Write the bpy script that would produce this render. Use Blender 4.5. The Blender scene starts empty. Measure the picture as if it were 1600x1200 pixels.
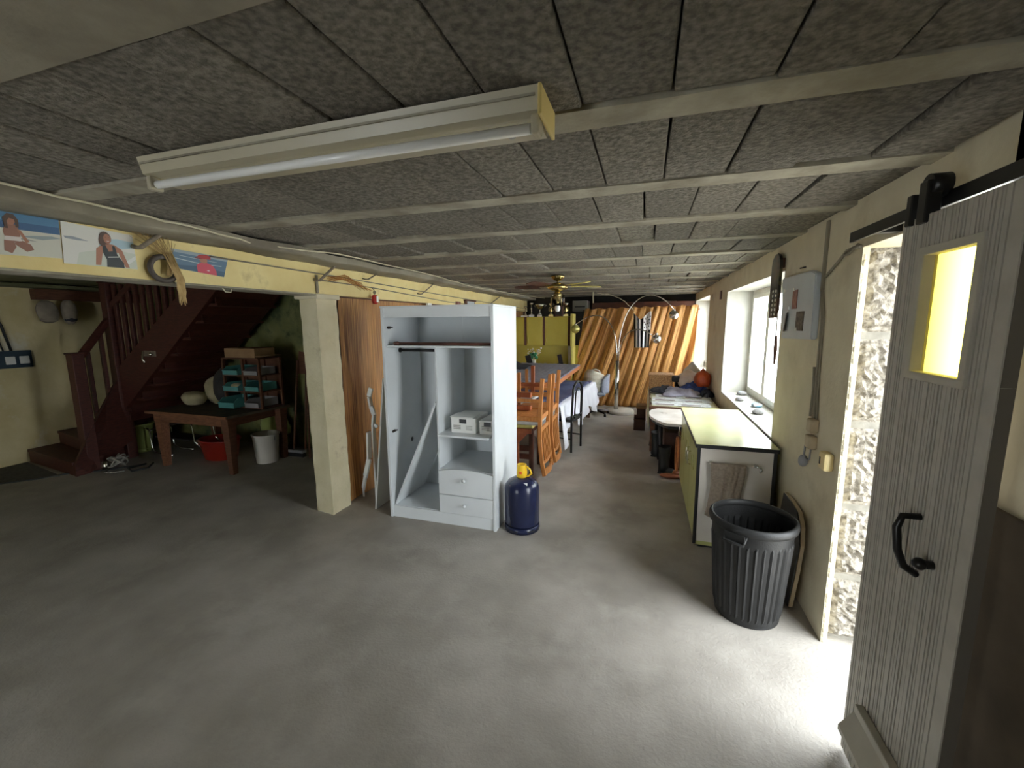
import bpy, bmesh, math, random
from mathutils import Vector, Matrix
C = bpy.context.scene.collection
SC = bpy.context.scene
PI = math.pi

# ------------------------------------------------------------------ camera, sky, exposure
cam_d = bpy.data.cameras.new('camera')
cam_d.sensor_width = 36.0
cam_d.lens = 655.174 * 36 / 1600
cam_d.clip_start = 0.02
cam = bpy.data.objects.new('camera', cam_d); C.objects.link(cam)
_yaw, _pit, _rol = -0.306972, 0.145339, 0.007769
_f = Vector((math.sin(_yaw)*math.cos(_pit), math.cos(_yaw)*math.cos(_pit), -math.sin(_pit)))
_r = Vector((math.cos(_yaw), -math.sin(_yaw), 0))
_d = _f.cross(_r)
_r2 = _r*math.cos(_rol) + _d*math.sin(_rol)
_d2 = -_r*math.sin(_rol) + _d*math.cos(_rol)
_u, _b = -_d2, -_f
cam.matrix_world = Matrix(((_r2.x, _u.x, _b.x, 0), (_r2.y, _u.y, _b.y, 0), (_r2.z, _u.z, _b.z, 1.78), (0, 0, 0, 1)))
SC.camera = cam

world = bpy.data.worlds.new('world'); SC.world = world; world.use_nodes = True
_bg = world.node_tree.nodes['Background']
_bg.inputs[0].default_value = (0.90, 0.96, 1.0, 1); _bg.inputs[1].default_value = 4.4
SC.view_settings.view_transform = 'Standard'; SC.view_settings.look = 'None'
SC.view_settings.gamma = 1.0; SC.view_settings.use_curve_mapping = False
SC.view_settings.exposure = 1.72
SC.cycles.use_denoising = True
SC.cycles.max_bounces = 12; SC.cycles.diffuse_bounces = 7; SC.cycles.glossy_bounces = 3
SC.cycles.transmission_bounces = 6; SC.cycles.transparent_max_bounces = 12
SC.cycles.sample_clamp_indirect = 8.0

def portal(name, loc, rot, sx, sy):
    l = bpy.data.lights.new(name, 'AREA'); l.shape = 'RECTANGLE'; l.size = sx; l.size_y = sy
    l.cycles.is_portal = True
    o = bpy.data.objects.new(name, l); C.objects.link(o); o.location = loc; o.rotation_euler = rot
portal('sky_portal_window', (1.34, 4.94, 1.46), (0, PI/2, 0), 1.35, 2.6)
portal('sky_portal_far_window', (1.34, 8.7, 1.5), (0, PI/2, 0), 1.5, 2.1)
portal('sky_portal_door', (1.38, 2.02, 1.03), (0, PI/2, 0), 2.15, 1.1)
portal('sky_portal_rear_fill', (-2.95, -2.75, 1.0), (-PI/2, 0, 0), 0.9, 2.0)  # sky entering by the fill opening added behind the camera

# ------------------------------------------------------------------ materials
def s2l(c):
    return tuple(((x/255)/12.92 if x/255 <= 0.04045 else (((x/255)+0.055)/1.055)**2.4) for x in c)
_mats = {}
def mat(name, c1, c2=None, scale=6.0, rough=0.8, metal=0.0, bump=0.0, bscale=None, stretch=(1,1,1),
        c3=None, scale3=1.0, t3=(0.45, 0.65), per_object=0.0, trans=0.0, ior=1.45, alpha=1.0, contrast=(0.35, 0.65), detail=5.0, emit=0.0, spec=0.5):
    if name in _mats: return _mats[name]
    m = bpy.data.materials.new(name); m.use_nodes = True
    nt = m.node_tree; N = nt.nodes; L = nt.links
    b = N['Principled BSDF']
    b.inputs['Roughness'].default_value = rough; b.inputs['Metallic'].default_value = metal
    b.inputs['Specular IOR Level'].default_value = spec
    if trans: b.inputs['Transmission Weight'].default_value = trans; b.inputs['IOR'].default_value = ior
    if alpha < 1: b.inputs['Alpha'].default_value = alpha
    a = s2l(c1) + (1,)
    b.inputs['Base Color'].default_value = a
    if emit:
        b.inputs['Emission Color'].default_value = a; b.inputs['Emission Strength'].default_value = emit
    if c2 is None and not bump and not per_object:
        _mats[name] = m; return m
    geo = N.new('ShaderNodeNewGeometry')
    mp = N.new('ShaderNodeMapping'); mp.inputs['Scale'].default_value = stretch
    L.new(geo.outputs['Position'], mp.inputs['Vector'])
    col = None
    if c2 is not None:
        nz = N.new('ShaderNodeTexNoise'); nz.inputs['Scale'].default_value = scale; nz.inputs['Detail'].default_value = detail
        L.new(mp.outputs[0], nz.inputs['Vector'])
        cr = N.new('ShaderNodeValToRGB')
        cr.color_ramp.elements[0].position = contrast[0]; cr.color_ramp.elements[1].position = contrast[1]
        cr.color_ramp.elements[0].color = a; cr.color_ramp.elements[1].color = s2l(c2) + (1,)
        L.new(nz.outputs['Fac'], cr.inputs['Fac']); col = cr.outputs['Color']
        if c3 is not None:
            n3 = N.new('ShaderNodeTexNoise'); n3.inputs['Scale'].default_value = scale3; n3.inputs['Detail'].default_value = 6
            n3.inputs['Roughness'].default_value = 0.65
            L.new(geo.outputs['Position'], n3.inputs['Vector'])
            mr = N.new('ShaderNodeMapRange'); mr.inputs[1].default_value = t3[0]; mr.inputs[2].default_value = t3[1]
            L.new(n3.outputs['Fac'], mr.inputs[0])
            mx = N.new('ShaderNodeMix'); mx.data_type = 'RGBA'
            L.new(mr.outputs[0], mx.inputs[0]); L.new(col, mx.inputs[6]); mx.inputs[7].default_value = s2l(c3) + (1,)
            col = mx.outputs[2]
    if per_object:
        oi = N.new('ShaderNodeObjectInfo')
        m2 = N.new('ShaderNodeMapRange'); m2.inputs[3].default_value = 1 - per_object; m2.inputs[4].default_value = 1 + per_object
        L.new(oi.outputs['Random'], m2.inputs[0])
        hs = N.new('ShaderNodeHueSaturation')
        if col is not None: L.new(col, hs.inputs['Color'])
        else: hs.inputs['Color'].default_value = a
        L.new(m2.outputs[0], hs.inputs['Value']); col = hs.outputs['Color']
    if col is not None: L.new(col, b.inputs['Base Color'])
    if bump:
        nb = N.new('ShaderNodeTexNoise'); nb.inputs['Scale'].default_value = bscale or scale*3; nb.inputs['Detail'].default_value = 6
        nb.inputs['Roughness'].default_value = 0.6
        L.new(mp.outputs[0], nb.inputs['Vector'])
        bp = N.new('ShaderNodeBump'); bp.inputs['Strength'].default_value = min(1.0, bump); bp.inputs['Distance'].default_value = 0.01*max(1, bump)
        L.new(nb.outputs['Fac'], bp.inputs['Height']); L.new(bp.outputs[0], b.inputs['Normal'])
    _mats[name] = m; return m

M = {}
M['floor'] = mat('floor_concrete', (148,142,133), (172,166,157), 2.2, 0.62, bump=0.4, bscale=55, c3=(182,177,168), scale3=1.9, t3=(0.50,0.78), detail=9)
M['block'] = mat('pumice_block', (98,93,83), (140,134,122), 52, 0.95, bump=1.7, bscale=62, per_object=0.16, contrast=(0.36,0.66), detail=8)
M['joist'] = mat('joist_concrete', (150,144,128), (172,166,148), 7, 0.9, bump=0.25, bscale=40, c3=(128,120,104), scale3=3.0)
M['slab'] = mat('slab_concrete', (142,135,118), (158,150,132), 3, 0.9, bump=0.2, bscale=45, c3=(118,110,96), scale3=1.4)
M['grout'] = mat('dark_joint', (34,34,30))
M['cream'] = mat('cream_wall_paint', (204,194,166), (214,205,178), 4, 0.85, bump=0.3, bscale=22, c3=(178,166,136), scale3=2.2, t3=(0.55,0.8))
M['beam'] = mat('yellow_beam_paint', (228,206,142), (236,218,158), 5, 0.85, bump=0.25, bscale=28, c3=(196,174,122), scale3=5, t3=(0.6,0.8))
M['pillar'] = mat('pillar_paint', (216,206,170), (226,216,184), 5, 0.85, bump=0.9, bscale=26, c3=(176,160,128), scale3=6, t3=(0.62,0.85))
M['reveal'] = mat('white_reveal', (198,196,186), (208,206,198), 6, 0.8, bump=0.1, bscale=40)
M['white_frame'] = mat('white_frame_paint', (222,220,208), (232,230,220), 10, 0.4)
M['stone'] = mat('granite_stone', (104,97,86), (178,171,158), 34, 0.9, bump=2.5, bscale=30, per_object=0.05, detail=4)
M['mortar'] = mat('mortar', (118,114,104), (136,132,122), 20, 0.9, bump=0.3)
M['glass'] = mat('window_glass', (250,252,252), rough=0.0, trans=1.0, ior=1.01)
M['yellow_glass'] = mat('yellow_glass', (244,220,96), rough=0.35, trans=1.0, ior=1.1)
M['oldwall'] = mat('old_mottled_wall', (108,110,62), (150,150,96), 5, 0.9, bump=0.4, bscale=20, c3=(70,82,52), scale3=2.5, t3=(0.42,0.62), detail=9)
M['leftwall'] = mat('left_wall_plaster', (206,190,140), (222,208,164), 3, 0.9, bump=0.3, bscale=20, c3=(230,228,216), scale3=1.1, t3=(0.55,0.7))
M['annexceil'] = mat('annex_ceiling_board', (98,100,70), (122,122,88), 5, 0.9, bump=0.2)
M['darkwall'] = mat('dark_back_wall', (40,40,38), (58,56,50), 3, 0.9)
M['stairwood'] = mat('dark_red_stair_wood', (62,30,24), (84,42,32), 14, 0.55, stretch=(1,1,6))
M['tablewood'] = mat('work_table_wood', (104,66,44), (132,88,60), 10, 0.7, stretch=(1,6,6))
M['tabletop'] = mat('work_table_top', (66,58,48), (92,80,64), 8, 0.7)
M['brownwood'] = mat('brown_wood', (84,52,36), (106,68,46), 12, 0.7, stretch=(1,1,5))
M['cardboard'] = mat('cardboard', (150,118,84), (164,132,96), 8, 0.9)
M['wardrobe'] = mat('white_melamine', (216,220,222), (224,228,230), 3, 0.38)
M['hard'] = mat('dark_hardware', (58,50,46), rough=0.4, metal=0.6)
M['black'] = mat('black_plastic', (34,35,37), rough=0.42)
M['blackmetal'] = mat('black_metal', (36,35,34), rough=0.35, metal=0.4)
M['navy'] = mat('navy_gas_paint', (28,34,62), (34,40,70), 8, 0.25)
M['yellow'] = mat('yellow_plastic', (240,196,40), rough=0.4)
M['paper'] = mat('white_paper', (236,236,232), rough=0.7)
M['red'] = mat('red_plastic', (190,48,40), rough=0.45)
M['orange'] = mat('orange_label', (226,88,36), rough=0.6)
M['pink'] = mat('pink_label', (210,150,160), rough=0.6)
M['binplastic'] = mat('bin_plastic', (29,29,29), (36,36,36), 12, 0.5, spec=0.35, bump=0.15, bscale=120)
M['formica'] = mat('yellow_formica', (218,220,164), (228,230,178), 3, 0.22)
M['greendoor'] = mat('olive_door', (176,178,110), (186,188,122), 3, 0.3)
M['endpanel'] = mat('grey_end_panel', (214,206,196), (222,216,206), 5, 0.4)
M['chrome'] = mat('chrome', (214,214,210), rough=0.14, metal=1.0)
M['brass'] = mat('brass', (186,168,112), rough=0.2, metal=1.0)
M['towel'] = mat('brown_grey_towel', (138,124,110), (158,144,128), 60, 0.95, bump=0.5, bscale=200)
M['boardside'] = mat('board_edge', (176,160,130), (190,174,146), 10, 0.7)
M['ribs'] = mat('ribbed_door_paint', (170,165,153), (182,177,165), 12, 0.5, c3=(150,144,131), scale3=4, t3=(0.6,0.85))
M['doorframe'] = mat('door_frame_paint', (176,171,156), (184,179,164), 10, 0.5)
M['ochre'] = mat('olive_cupboard', (190,174,62), (198,184,72), 4, 0.4)
M['ochre2'] = mat('olive_splashback', (196,182,72), (204,192,84), 4, 0.35)
M['creamedge'] = mat('pale_yellow_board', (226,214,120), rough=0.5)
M['greybox'] = mat('grey_box', (140,138,128), rough=0.7)
M['blanket'] = mat('grey_blanket', (140,142,156), (156,158,170), 22, 0.95, bump=0.8, bscale=50)
M['navycloth'] = mat('slate_blue_cloth', (92,98,134), (104,110,146), 8, 0.95, bump=0.2, bscale=30)
M['whitecloth'] = mat('white_cloth', (226,226,234), (234,234,240), 8, 0.9, bump=0.15, bscale=25)
M['orangewood'] = mat('orange_wood', (190,112,62), (206,132,80), 8, 0.45, stretch=(4,1,4))
M['chairwood'] = mat('chair_wood', (186,118,60), (208,142,80), 10, 0.4, stretch=(5,5,1))
M['chairwood2'] = mat('reddish_chair_wood', (150,80,48), (170,98,60), 10, 0.4, stretch=(5,5,1))
M['darkwood'] = mat('dark_chair_wood', (74,40,28), (92,52,36), 10, 0.45)
M['cushion'] = mat('yellow_cushion', (214,204,120), (224,214,136), 20, 0.9)
M['cushion2'] = mat('grey_cushion', (176,174,170), (190,188,184), 20, 0.9)
M['knit'] = mat('cream_knit', (214,206,184), (228,222,204), 40, 0.95, bump=1.0, bscale=90)
M['greyfabric'] = mat('grey_blue_fabric', (142,146,160), (154,158,170), 30, 0.9)
M['greyplastic'] = mat('grey_plastic', (150,150,152), rough=0.5)
M['lampbase'] = mat('lamp_base_stone', (196,190,178), (210,204,192), 10, 0.5)
M['flagw'] = mat('flag_white', (232,230,230), rough=0.85)
M['flagk'] = mat('flag_black', (24,24,26), rough=0.85)
M['newspaper'] = mat('newspaper', (220,222,218), (150,152,154), 26, 0.85, contrast=(0.5,0.62), stretch=(1,3,1), c3=(236,238,236), scale3=7)
M['dirtcloth'] = mat('spread_sheet', (196,190,150), (216,212,180), 6, 0.9)
M['marble'] = mat('white_marble_top', (232,230,226), (206,202,194), 5, 0.3, c3=(116,110,98), scale3=4.5, t3=(0.6,0.72))
M['wicker'] = mat('wicker', (204,160,110), (150,108,70), 60, 0.9, bump=1.0, bscale=90)
M['greycloth'] = mat('lilac_grey_cloth', (156,152,166), (172,168,182), 12, 0.95, bump=0.4, bscale=18)
M['bluecloth'] = mat('royal_blue_cloth', (48,66,124), (64,84,148), 12, 0.95, bump=0.5, bscale=18)
M['darkcloth'] = mat('dark_cloth', (44,46,56), (58,60,70), 12, 0.95, bump=0.5)
M['clearbag'] = mat('translucent_bag', (206,182,162), (222,204,188), 9, 0.35, bump=0.8, bscale=14)
M['orangebag'] = mat('orange_bag', (176,66,30), (204,90,40), 9, 0.4, bump=0.8, bscale=14)
M['leather'] = mat('black_leather', (28,24,24), rough=0.45)
M['rubber'] = mat('black_rubber', (30,32,32), rough=0.5)
M['brownshoe'] = mat('brown_shoe', (142,82,52), rough=0.5)
M['crate'] = mat('dark_crate', (62,40,34), (76,52,42), 8, 0.8)
M['pebble'] = mat('grey_pebble', (132,130,128), (156,154,152), 30, 0.8, bump=0.4)
M['pebbleblue'] = mat('painted_blue', (96,170,206), (214,224,228), 24, 0.6)
M['magnetboard'] = mat('white_metal_board', (186,192,196), (196,202,206), 5, 0.4)
M['photodark'] = mat('dark_photo', (58,52,50), (112,104,98), 40, 0.4)
M['photored'] = mat('reddish_photo', (128,78,72), (160,118,108), 40, 0.4)
M['cable'] = mat('white_cable', (206,198,168), rough=0.6)
M['cablegrey'] = mat('grey_cable', (138,130,112), rough=0.7)
M['darkcable'] = mat('dark_cable', (40,42,42), rough=0.6)
M['rust'] = mat('rusty_steel', (122,112,96), (146,134,116), 30, 0.7, metal=0.2)
M['ring'] = mat('old_rubber_ring', (66,58,52), (84,76,68), 30, 0.6)
M['straw'] = mat('dry_straw', (168,140,92), (190,162,112), 30, 0.9)
M['teal'] = mat('teal_plastic', (84,152,150), (94,162,158), 10, 0.4)
M['greentub'] = mat('pale_green_plastic', (168,180,104), rough=0.5)
M['redtub'] = mat('dark_red_plastic', (150,42,28), rough=0.45)
M['bucket'] = mat('white_bucket', (220,216,206), rough=0.5)
M['sack'] = mat('cream_sack', (170,160,124), (190,180,144), 10, 0.9, bump=0.6)
M['darksack'] = mat('dark_bag', (44,44,44), (60,58,56), 8, 0.8, bump=0.6)
M['capcloth'] = mat('grey_cap_cloth', (128,118,104), (144,134,118), 12, 0.95, bump=0.4)
M['bluepanel'] = mat('blue_grey_panel', (44,62,74), rough=0.6)
M['rope'] = mat('grey_rope', (120,116,108), (150,146,136), 40, 0.9)
M['enamel'] = mat('cream_enamel', (176,168,144), (184,176,152), 6, 0.35)
M['tube'] = mat('fluorescent_tube', (240,240,236), rough=0.2)
M['pipeblack'] = mat('dark_trophy_plinth', (60,58,54), rough=0.4)
M['silver'] = mat('silver_cup', (206,200,186), rough=0.2, metal=1.0)
M['leaf'] = mat('green_leaves', (40,120,84), (70,150,100), 30, 0.7)
M['petal'] = mat('white_petals', (236,232,220), rough=0.7)
M['bulb'] = mat('clear_bulb', (244,244,240), rough=0.02, trans=1.0, ior=1.3)
M['board_pattern'] = mat('camouflage_board', (36,34,32), (74,74,50), 9, 0.3, c3=(88,62,44), scale3=8, t3=(0.52,0.56), contrast=(0.5,0.53))
M['reed'] = None

def reed_mat(name, c1, c2, c3, shear):
    m = bpy.data.materials.new(name); m.use_nodes = True
    nt = m.node_tree; N = nt.nodes; L = nt.links; b = N['Principled BSDF']; b.inputs['Roughness'].default_value = 0.6
    uv = N.new('ShaderNodeUVMap')
    def noise(sx, sy, detail):
        mp = N.new('ShaderNodeMapping'); mp.inputs['Scale'].default_value = (sx, sy, 1)
        L.new(uv.outputs[0], mp.inputs[0])
        n = N.new('ShaderNodeTexNoise'); n.inputs['Scale'].default_value = 1; n.inputs['Detail'].default_value = detail
        L.new(mp.outputs[0], n.inputs['Vector']); return n
    n1 = noise(110, 1.6, 3); n2 = noise(9, 1.3, 5)
    cr = N.new('ShaderNodeValToRGB'); e = cr.color_ramp.elements
    e[0].position = 0.34; e[0].color = s2l(c1)+(1,); e[1].position = 0.68; e[1].color = s2l(c2)+(1,)
    L.new(n1.outputs['Fac'], cr.inputs[0])
    mr = N.new('ShaderNodeMapRange'); mr.inputs[1].default_value = 0.42; mr.inputs[2].default_value = 0.62
    L.new(n2.outputs['Fac'], mr.inputs[0])
    mx = N.new('ShaderNodeMix'); mx.data_type = 'RGBA'
    L.new(mr.outputs[0], mx.inputs[0]); L.new(cr.outputs[0], mx.inputs[6]); mx.inputs[7].default_value = s2l(c3)+(1,)
    mx2 = N.new('ShaderNodeMix'); mx2.data_type = 'RGBA'; mx2.inputs[0].default_value = 0.45
    L.new(cr.outputs[0], mx2.inputs[6]); L.new(mx.outputs[2], mx2.inputs[7])
    L.new(mx2.outputs[2], b.inputs['Base Color'])
    bp = N.new('ShaderNodeBump'); bp.inputs['Strength'].default_value = 0.6; bp.inputs['Distance'].default_value = 0.004
    L.new(n1.outputs['Fac'], bp.inputs['Height']); L.new(bp.outputs[0], b.inputs['Normal'])
    return m
M['reed'] = reed_mat('reed_mat', (150,94,46), (240,188,112), (184,122,64), 0)
M['reed2'] = reed_mat('reed_panel', (112,68,34), (220,166,98), (146,96,54), 0)

# ------------------------------------------------------------------ mesh helpers
class MB:
    def __init__(s): s.bm = bmesh.new(); s.uv = None
    def box(s, x0, x1, y0, y1, z0, z1, bev=0.0, R=None):
        vs = [s.bm.verts.new(p) for p in ((x0,y0,z0),(x1,y0,z0),(x1,y1,z0),(x0,y1,z0),(x0,y0,z1),(x1,y0,z1),(x1,y1,z1),(x0,y1,z1))]
        fs = [s.bm.faces.new([vs[i] for i in f]) for f in ((0,3,2,1),(4,5,6,7),(0,1,5,4),(1,2,6,5),(2,3,7,6),(3,0,4,7))]
        if bev:
            es = list({e for f in fs for e in f.edges})
            r = bmesh.ops.bevel(s.bm, geom=es, offset=bev, segments=2, affect='EDGES', profile=0.5)
            vs = list({v for f in r['faces'] for v in f.verts} | {v for v in vs if v.is_valid})
        if R is not None:
            for v in vs: v.co = R @ v.co
        return s
    def bar(s, p0, p1, w, h=None, bev=0.0, up=(0,0,1)):
        "a square bar from p0 to p1, w across and h along up"
        h = h or w
        p0, p1 = Vector(p0), Vector(p1); d = (p1-p0); L = d.length; d = d.normalized()
        up = Vector(up)
        if abs(d.dot(up)) > 0.98: up = Vector((0,1,0))
        a = d.cross(up).normalized(); b = a.cross(d)
        R = Matrix((( a.x, d.x, b.x, p0.x), (a.y, d.y, b.y, p0.y), (a.z, d.z, b.z, p0.z), (0,0,0,1)))
        return s.box(-w/2, w/2, 0, L, -h/2, h/2, bev, R)
    def tube(s, pts, r, n=10, cap=True, closed=False):
        pts = [Vector(p) for p in pts]; rs = r if isinstance(r, (list, tuple)) else [r]*len(pts)
        rings = []; prev = None
        for i, p in enumerate(pts):
            if closed: t = pts[(i+1) % len(pts)] - pts[i-1]
            else: t = pts[min(i+1, len(pts)-1)] - pts[max(i-1, 0)]
            t = t.normalized()
            if prev is None:
                a = t.cross(Vector((0,0,1)))
                if a.length < 0.05: a = t.cross(Vector((0,1,0)))
            else: a = prev - t*prev.dot(t)
            a = a.normalized(); prev = a; b = t.cross(a)
            rings.append([s.bm.verts.new(p + (a*math.cos(2*PI*k/n) + b*math.sin(2*PI*k/n))*rs[i]) for k in range(n)])
        m = len(rings)
        for i in range(m if closed else m-1):
            A, B = rings[i], rings[(i+1) % m]
            for k in range(n): 
                f = s.bm.faces.new((A[k], A[(k+1) % n], B[(k+1) % n], B[k])); f.smooth = True
        if cap and not closed:
            s.bm.faces.new(rings[0][::-1]); s.bm.faces.new(rings[-1])
        return s
    def lathe(s, prof, c, n=32, axis='z', sx=1.0, sy=1.0, R=None, ends=True):
        rings = []
        for r, h in prof:
            ring = []
            for k in range(n):
                x, y = r*math.cos(2*PI*k/n)*sx, r*math.sin(2*PI*k/n)*sy
                p = Vector((x, y, h)) if axis == 'z' else (Vector((h, x, y)) if axis == 'x' else Vector((x, h, y)))
                if R is not None: p = R @ p
                ring.append(s.bm.verts.new(p + Vector(c)))
            rings.append(ring)
        for i in range(len(rings)-1):
            A, B = rings[i], rings[i+1]
            for k in range(n):
                f = s.bm.faces.new((A[k], A[(k+1) % n], B[(k+1) % n], B[k])); f.smooth = True
        if not ends: return s
        if prof[0][0] > 1e-4: s.bm.faces.new(rings[0][::-1])
        if prof[-1][0] > 1e-4: s.bm.faces.new(rings[-1])
        return s
    def ball(s, c, r, n=16, sx=1, sy=1, sz=1, noise=0.0, seed=1, R=None):
        rnd = random.Random(seed); 
        ph = [rnd.uniform(0, 6.28) for _ in range(8)]
        m = n//2
        def P(i, k):
            th = PI*i/m; f = 2*PI*k/n
            d = Vector((math.sin(th)*math.cos(f), math.sin(th)*math.sin(f), math.cos(th)))
            q = 1.0
            if noise:
                q += noise*(math.sin(3*f+ph[0]+2*th)*math.sin(th) + 0.6*math.sin(5*d.z+ph[1]) + 0.7*math.sin(7*d.x+ph[2]+2*d.y) + 0.5*math.sin(9*d.y+ph[3]+4*d.z))
            v = Vector((d.x*r*sx*q, d.y*r*sy*q, d.z*r*sz*q))
            if R is not None: v = R @ v
            return v + Vector(c)
        top = s.bm.verts.new(P(0,0)); bot = s.bm.verts.new(P(m,0))
        rings = [[s.bm.verts.new(P(i,k)) for k in range(n)] for i in range(1, m)]
        for k in range(n):
            f = s.bm.faces.new((top, rings[0][k], rings[0][(k+1)%n])); f.smooth = True
            f = s.bm.faces.new((bot, rings[-1][(k+1)%n], rings[-1][k])); f.smooth = True
        for i in range(len(rings)-1):
            for k in range(n):
                f = s.bm.faces.new((rings[i][k], rings[i+1][k], rings[i+1][(k+1)%n], rings[i][(k+1)%n])); f.smooth = True
        return s
    def prism(s, poly, vec, mi=0):
        "extrude a 3-D polygon along vec"
        v = Vector(vec)
        a = [s.bm.verts.new(p) for p in poly]; b = [s.bm.verts.new(Vector(p)+v) for p in poly]
        n = len(poly)
        s.bm.faces.new(a[::-1]).material_index = mi; s.bm.faces.new(b).material_index = mi
        for k in range(n): s.bm.faces.new((a[k], a[(k+1)%n], b[(k+1)%n], b[k])).material_index = mi
        return s
    def grid(s, fn, nu, nv, thick=0.0, smooth=True, closed_u=False, uvs=None):
        V = [[s.bm.verts.new(fn(i/nu, j/nv)) for j in range(nv+1)] for i in range(nu+1 if not closed_u else nu)]
        lay = s.bm.loops.layers.uv.verify() if uvs else None
        fs = []
        for i in range(nu):
            i2 = (i+1) % len(V)
            for j in range(nv):
                f = s.bm.faces.new((V[i][j], V[i2][j], V[i2][j+1], V[i][j+1])); f.smooth = smooth; fs.append(f)
                if uvs:
                    for lp, (a, b) in zip(f.loops, ((i,j),(i+1,j),(i+1,j+1),(i,j+1))): lp[lay].uv = (a/nu*uvs[0], b/nv*uvs[1])
        if thick:
            s.thicken(fs, thick)
        return s
    def thicken(s, fs, t):
        "give a sheet its thickness: offset copy along the vertex normals, joined round the rim"
        bmesh.ops.recalc_face_normals(s.bm, faces=fs)
        vs = list({v for f in fs for v in f.verts})
        nm = {}
        for f in fs:
            n = f.normal
            for v in f.verts: nm[v] = nm.get(v, Vector()) + n
        off = {v: s.bm.verts.new(v.co - nm[v].normalized()*t) for v in vs}
        lay = s.bm.loops.layers.uv.active
        for f in fs:
            g = s.bm.faces.new([off[v] for v in reversed(f.verts[:])]); g.smooth = f.smooth; g.material_index = f.material_index
            if lay:
                for lg, lf in zip(g.loops, reversed(f.loops[:])): lg[lay].uv = lf[lay].uv
        cnt = {}
        for f in fs:
            for e in f.edges: cnt[e] = cnt.get(e, 0) + 1
        for e, c in cnt.items():
            if c == 1:
                a, b = e.verts; s.bm.faces.new((a, b, off[b], off[a]))
    def poly(s, pts, mi=0):
        s.bm.faces.new([s.bm.verts.new(p) for p in pts]).material_index = mi; return s
    def xf(s, Mx): bmesh.ops.transform(s.bm, matrix=Mx, verts=s.bm.verts); return s

_off = {}
def thing(name, label, cat, loc=(0,0,0), group=None):
    o = bpy.data.objects.new(name, None); C.objects.link(o); o.location = loc; o.empty_display_size = 0.1
    o['label'] = label; o['category'] = cat
    if group: o['group'] = group
    _off[o.name] = Vector(loc); return o
def obj(name, mb, mats, parent=None, label=None, recalc=True, at=None):
    "link the mesh; geometry is given in world coordinates and moved into the parent's space"
    if recalc: bmesh.ops.recalc_face_normals(mb.bm, faces=mb.bm.faces)
    o0 = _off[parent.name] if parent is not None else Vector(at or (0,0,0))
    if o0.length: bmesh.ops.translate(mb.bm, vec=-o0, verts=mb.bm.verts)
    me = bpy.data.meshes.new(name); mb.bm.to_mesh(me); mb.bm.free()
    for m in (mats if isinstance(mats, (list, tuple)) else [mats]): me.materials.append(m)
    o = bpy.data.objects.new(name, me); C.objects.link(o)
    if parent is not None: o.parent = parent
    elif at: o.location = at
    _off[o.name] = o0 if parent is not None else Vector(at or (0,0,0))
    if label: o['label'] = label
    return o
def tag(o, label, cat, group=None):
    o['label'] = label; o['category'] = cat
    if group: o['group'] = group
    return o
def struct(name, mb, m, parent=None, label=None):
    o = obj(name, mb, m, parent, label)
    if parent is None: o['kind'] = 'structure'
    return o
def kids(o): return [c for c in bpy.data.objects if c.parent == o]
def copy_tree(o, parent=None):
    c = o.copy(); C.objects.link(c)
    if parent is not None: c.parent = parent
    for ch in kids(o): copy_tree(ch, c)
    _off[c.name] = _off.get(o.name, Vector())
    return c
def place(o, loc, rz=0, rot=None, label=None):
    o.location = loc; o.rotation_euler = rot or (0,0,rz)
    if label: o['label'] = label
    return o
def inst(name, src, parent, loc):
    o = bpy.data.objects.new(name, src.data); C.objects.link(o); o.parent = parent; o.location = loc; return o

RW = 0.995; CE = 2.36; LB = -2.74
# ================================================================== SETTING
struct('floor', MB().box(-7.95, 1.75, -3.0, 10.1, -0.15, 0.0), M['floor'])

# ceiling: slab above, joists and rows of blocks
ceil = struct('ceiling', MB().box(-7.95, 1.6, -3.0, 10.1, CE+0.075, CE+0.2), M['grout'])
rnd = random.Random(4)
mbb = MB().box(-0.1132, 0.1132, -0.283, 0.283, 0, 0.08, 0.006)
me_block = bpy.data.meshes.new('ceiling_block'); bmesh.ops.recalc_face_normals(mbb.bm, faces=mbb.bm.faces); mbb.bm.to_mesh(me_block); mbb.bm.free(); me_block.materials.append(M['block'])
P = 0.6955; J1 = 1.372
rows = [0] + list(range(1, 14))
phase = {0: -0.187, 1: -0.183, 2: -0.03, 3: -0.2}
for k in range(0, 14):
    y0 = J1 - P + k*P; y1 = y0 + P - 0.125
    if y1 > 9.88: break
    ph = phase.get(k, rnd.uniform(-0.2, 0.03))
    n = 0
    x = ph - 0.2325*12
    while x < RW + 0.05:
        x0 = x; x += 0.2325
        if x0 + 0.2325 < -2.52 or x0 > RW - 0.02: continue
        o = bpy.data.objects.new('ceiling_block', me_block); C.objects.link(o); o.parent = ceil
        o.location = (x0 + 0.116 + rnd.uniform(-0.002, 0.002), (y0+y1)/2, CE + rnd.choice((0, 0, 0.002, 0.005, -0.004, 0.012)))
        o.rotation_euler = (rnd.uniform(-0.008, 0.008), rnd.uniform(-0.012, 0.012), rnd.uniform(-0.006, 0.006))
for k in range(0, 14):
    y1 = J1 + k*P
    if y1 > 9.9: break
    mb = MB()
    rr = random.Random(k)
    w0 = [rr.uniform(-0.008, 0.008) for _ in range(15)]
    def fn(u, v, y1=y1, w0=w0):
        x = -2.6 + u*(RW+2.6+0.01); i = min(14, int(u*14))
        a = (0 if v in (0, 1) else 1)
        yy = {0.0: y1, 0.25: y1-0.001, 0.5: y1-0.0625, 0.75: y1-0.125+w0[i], 1.0: y1-0.125+w0[i]}[round(v*4)/4]
        return Vector((x, yy, CE + (0.07 if v in (0, 1) else -0.006 + 0.2*w0[i])))
    mb.grid(fn, 28, 4, smooth=False)
    obj('joist', mb, M['joist'], ceil)
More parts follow.
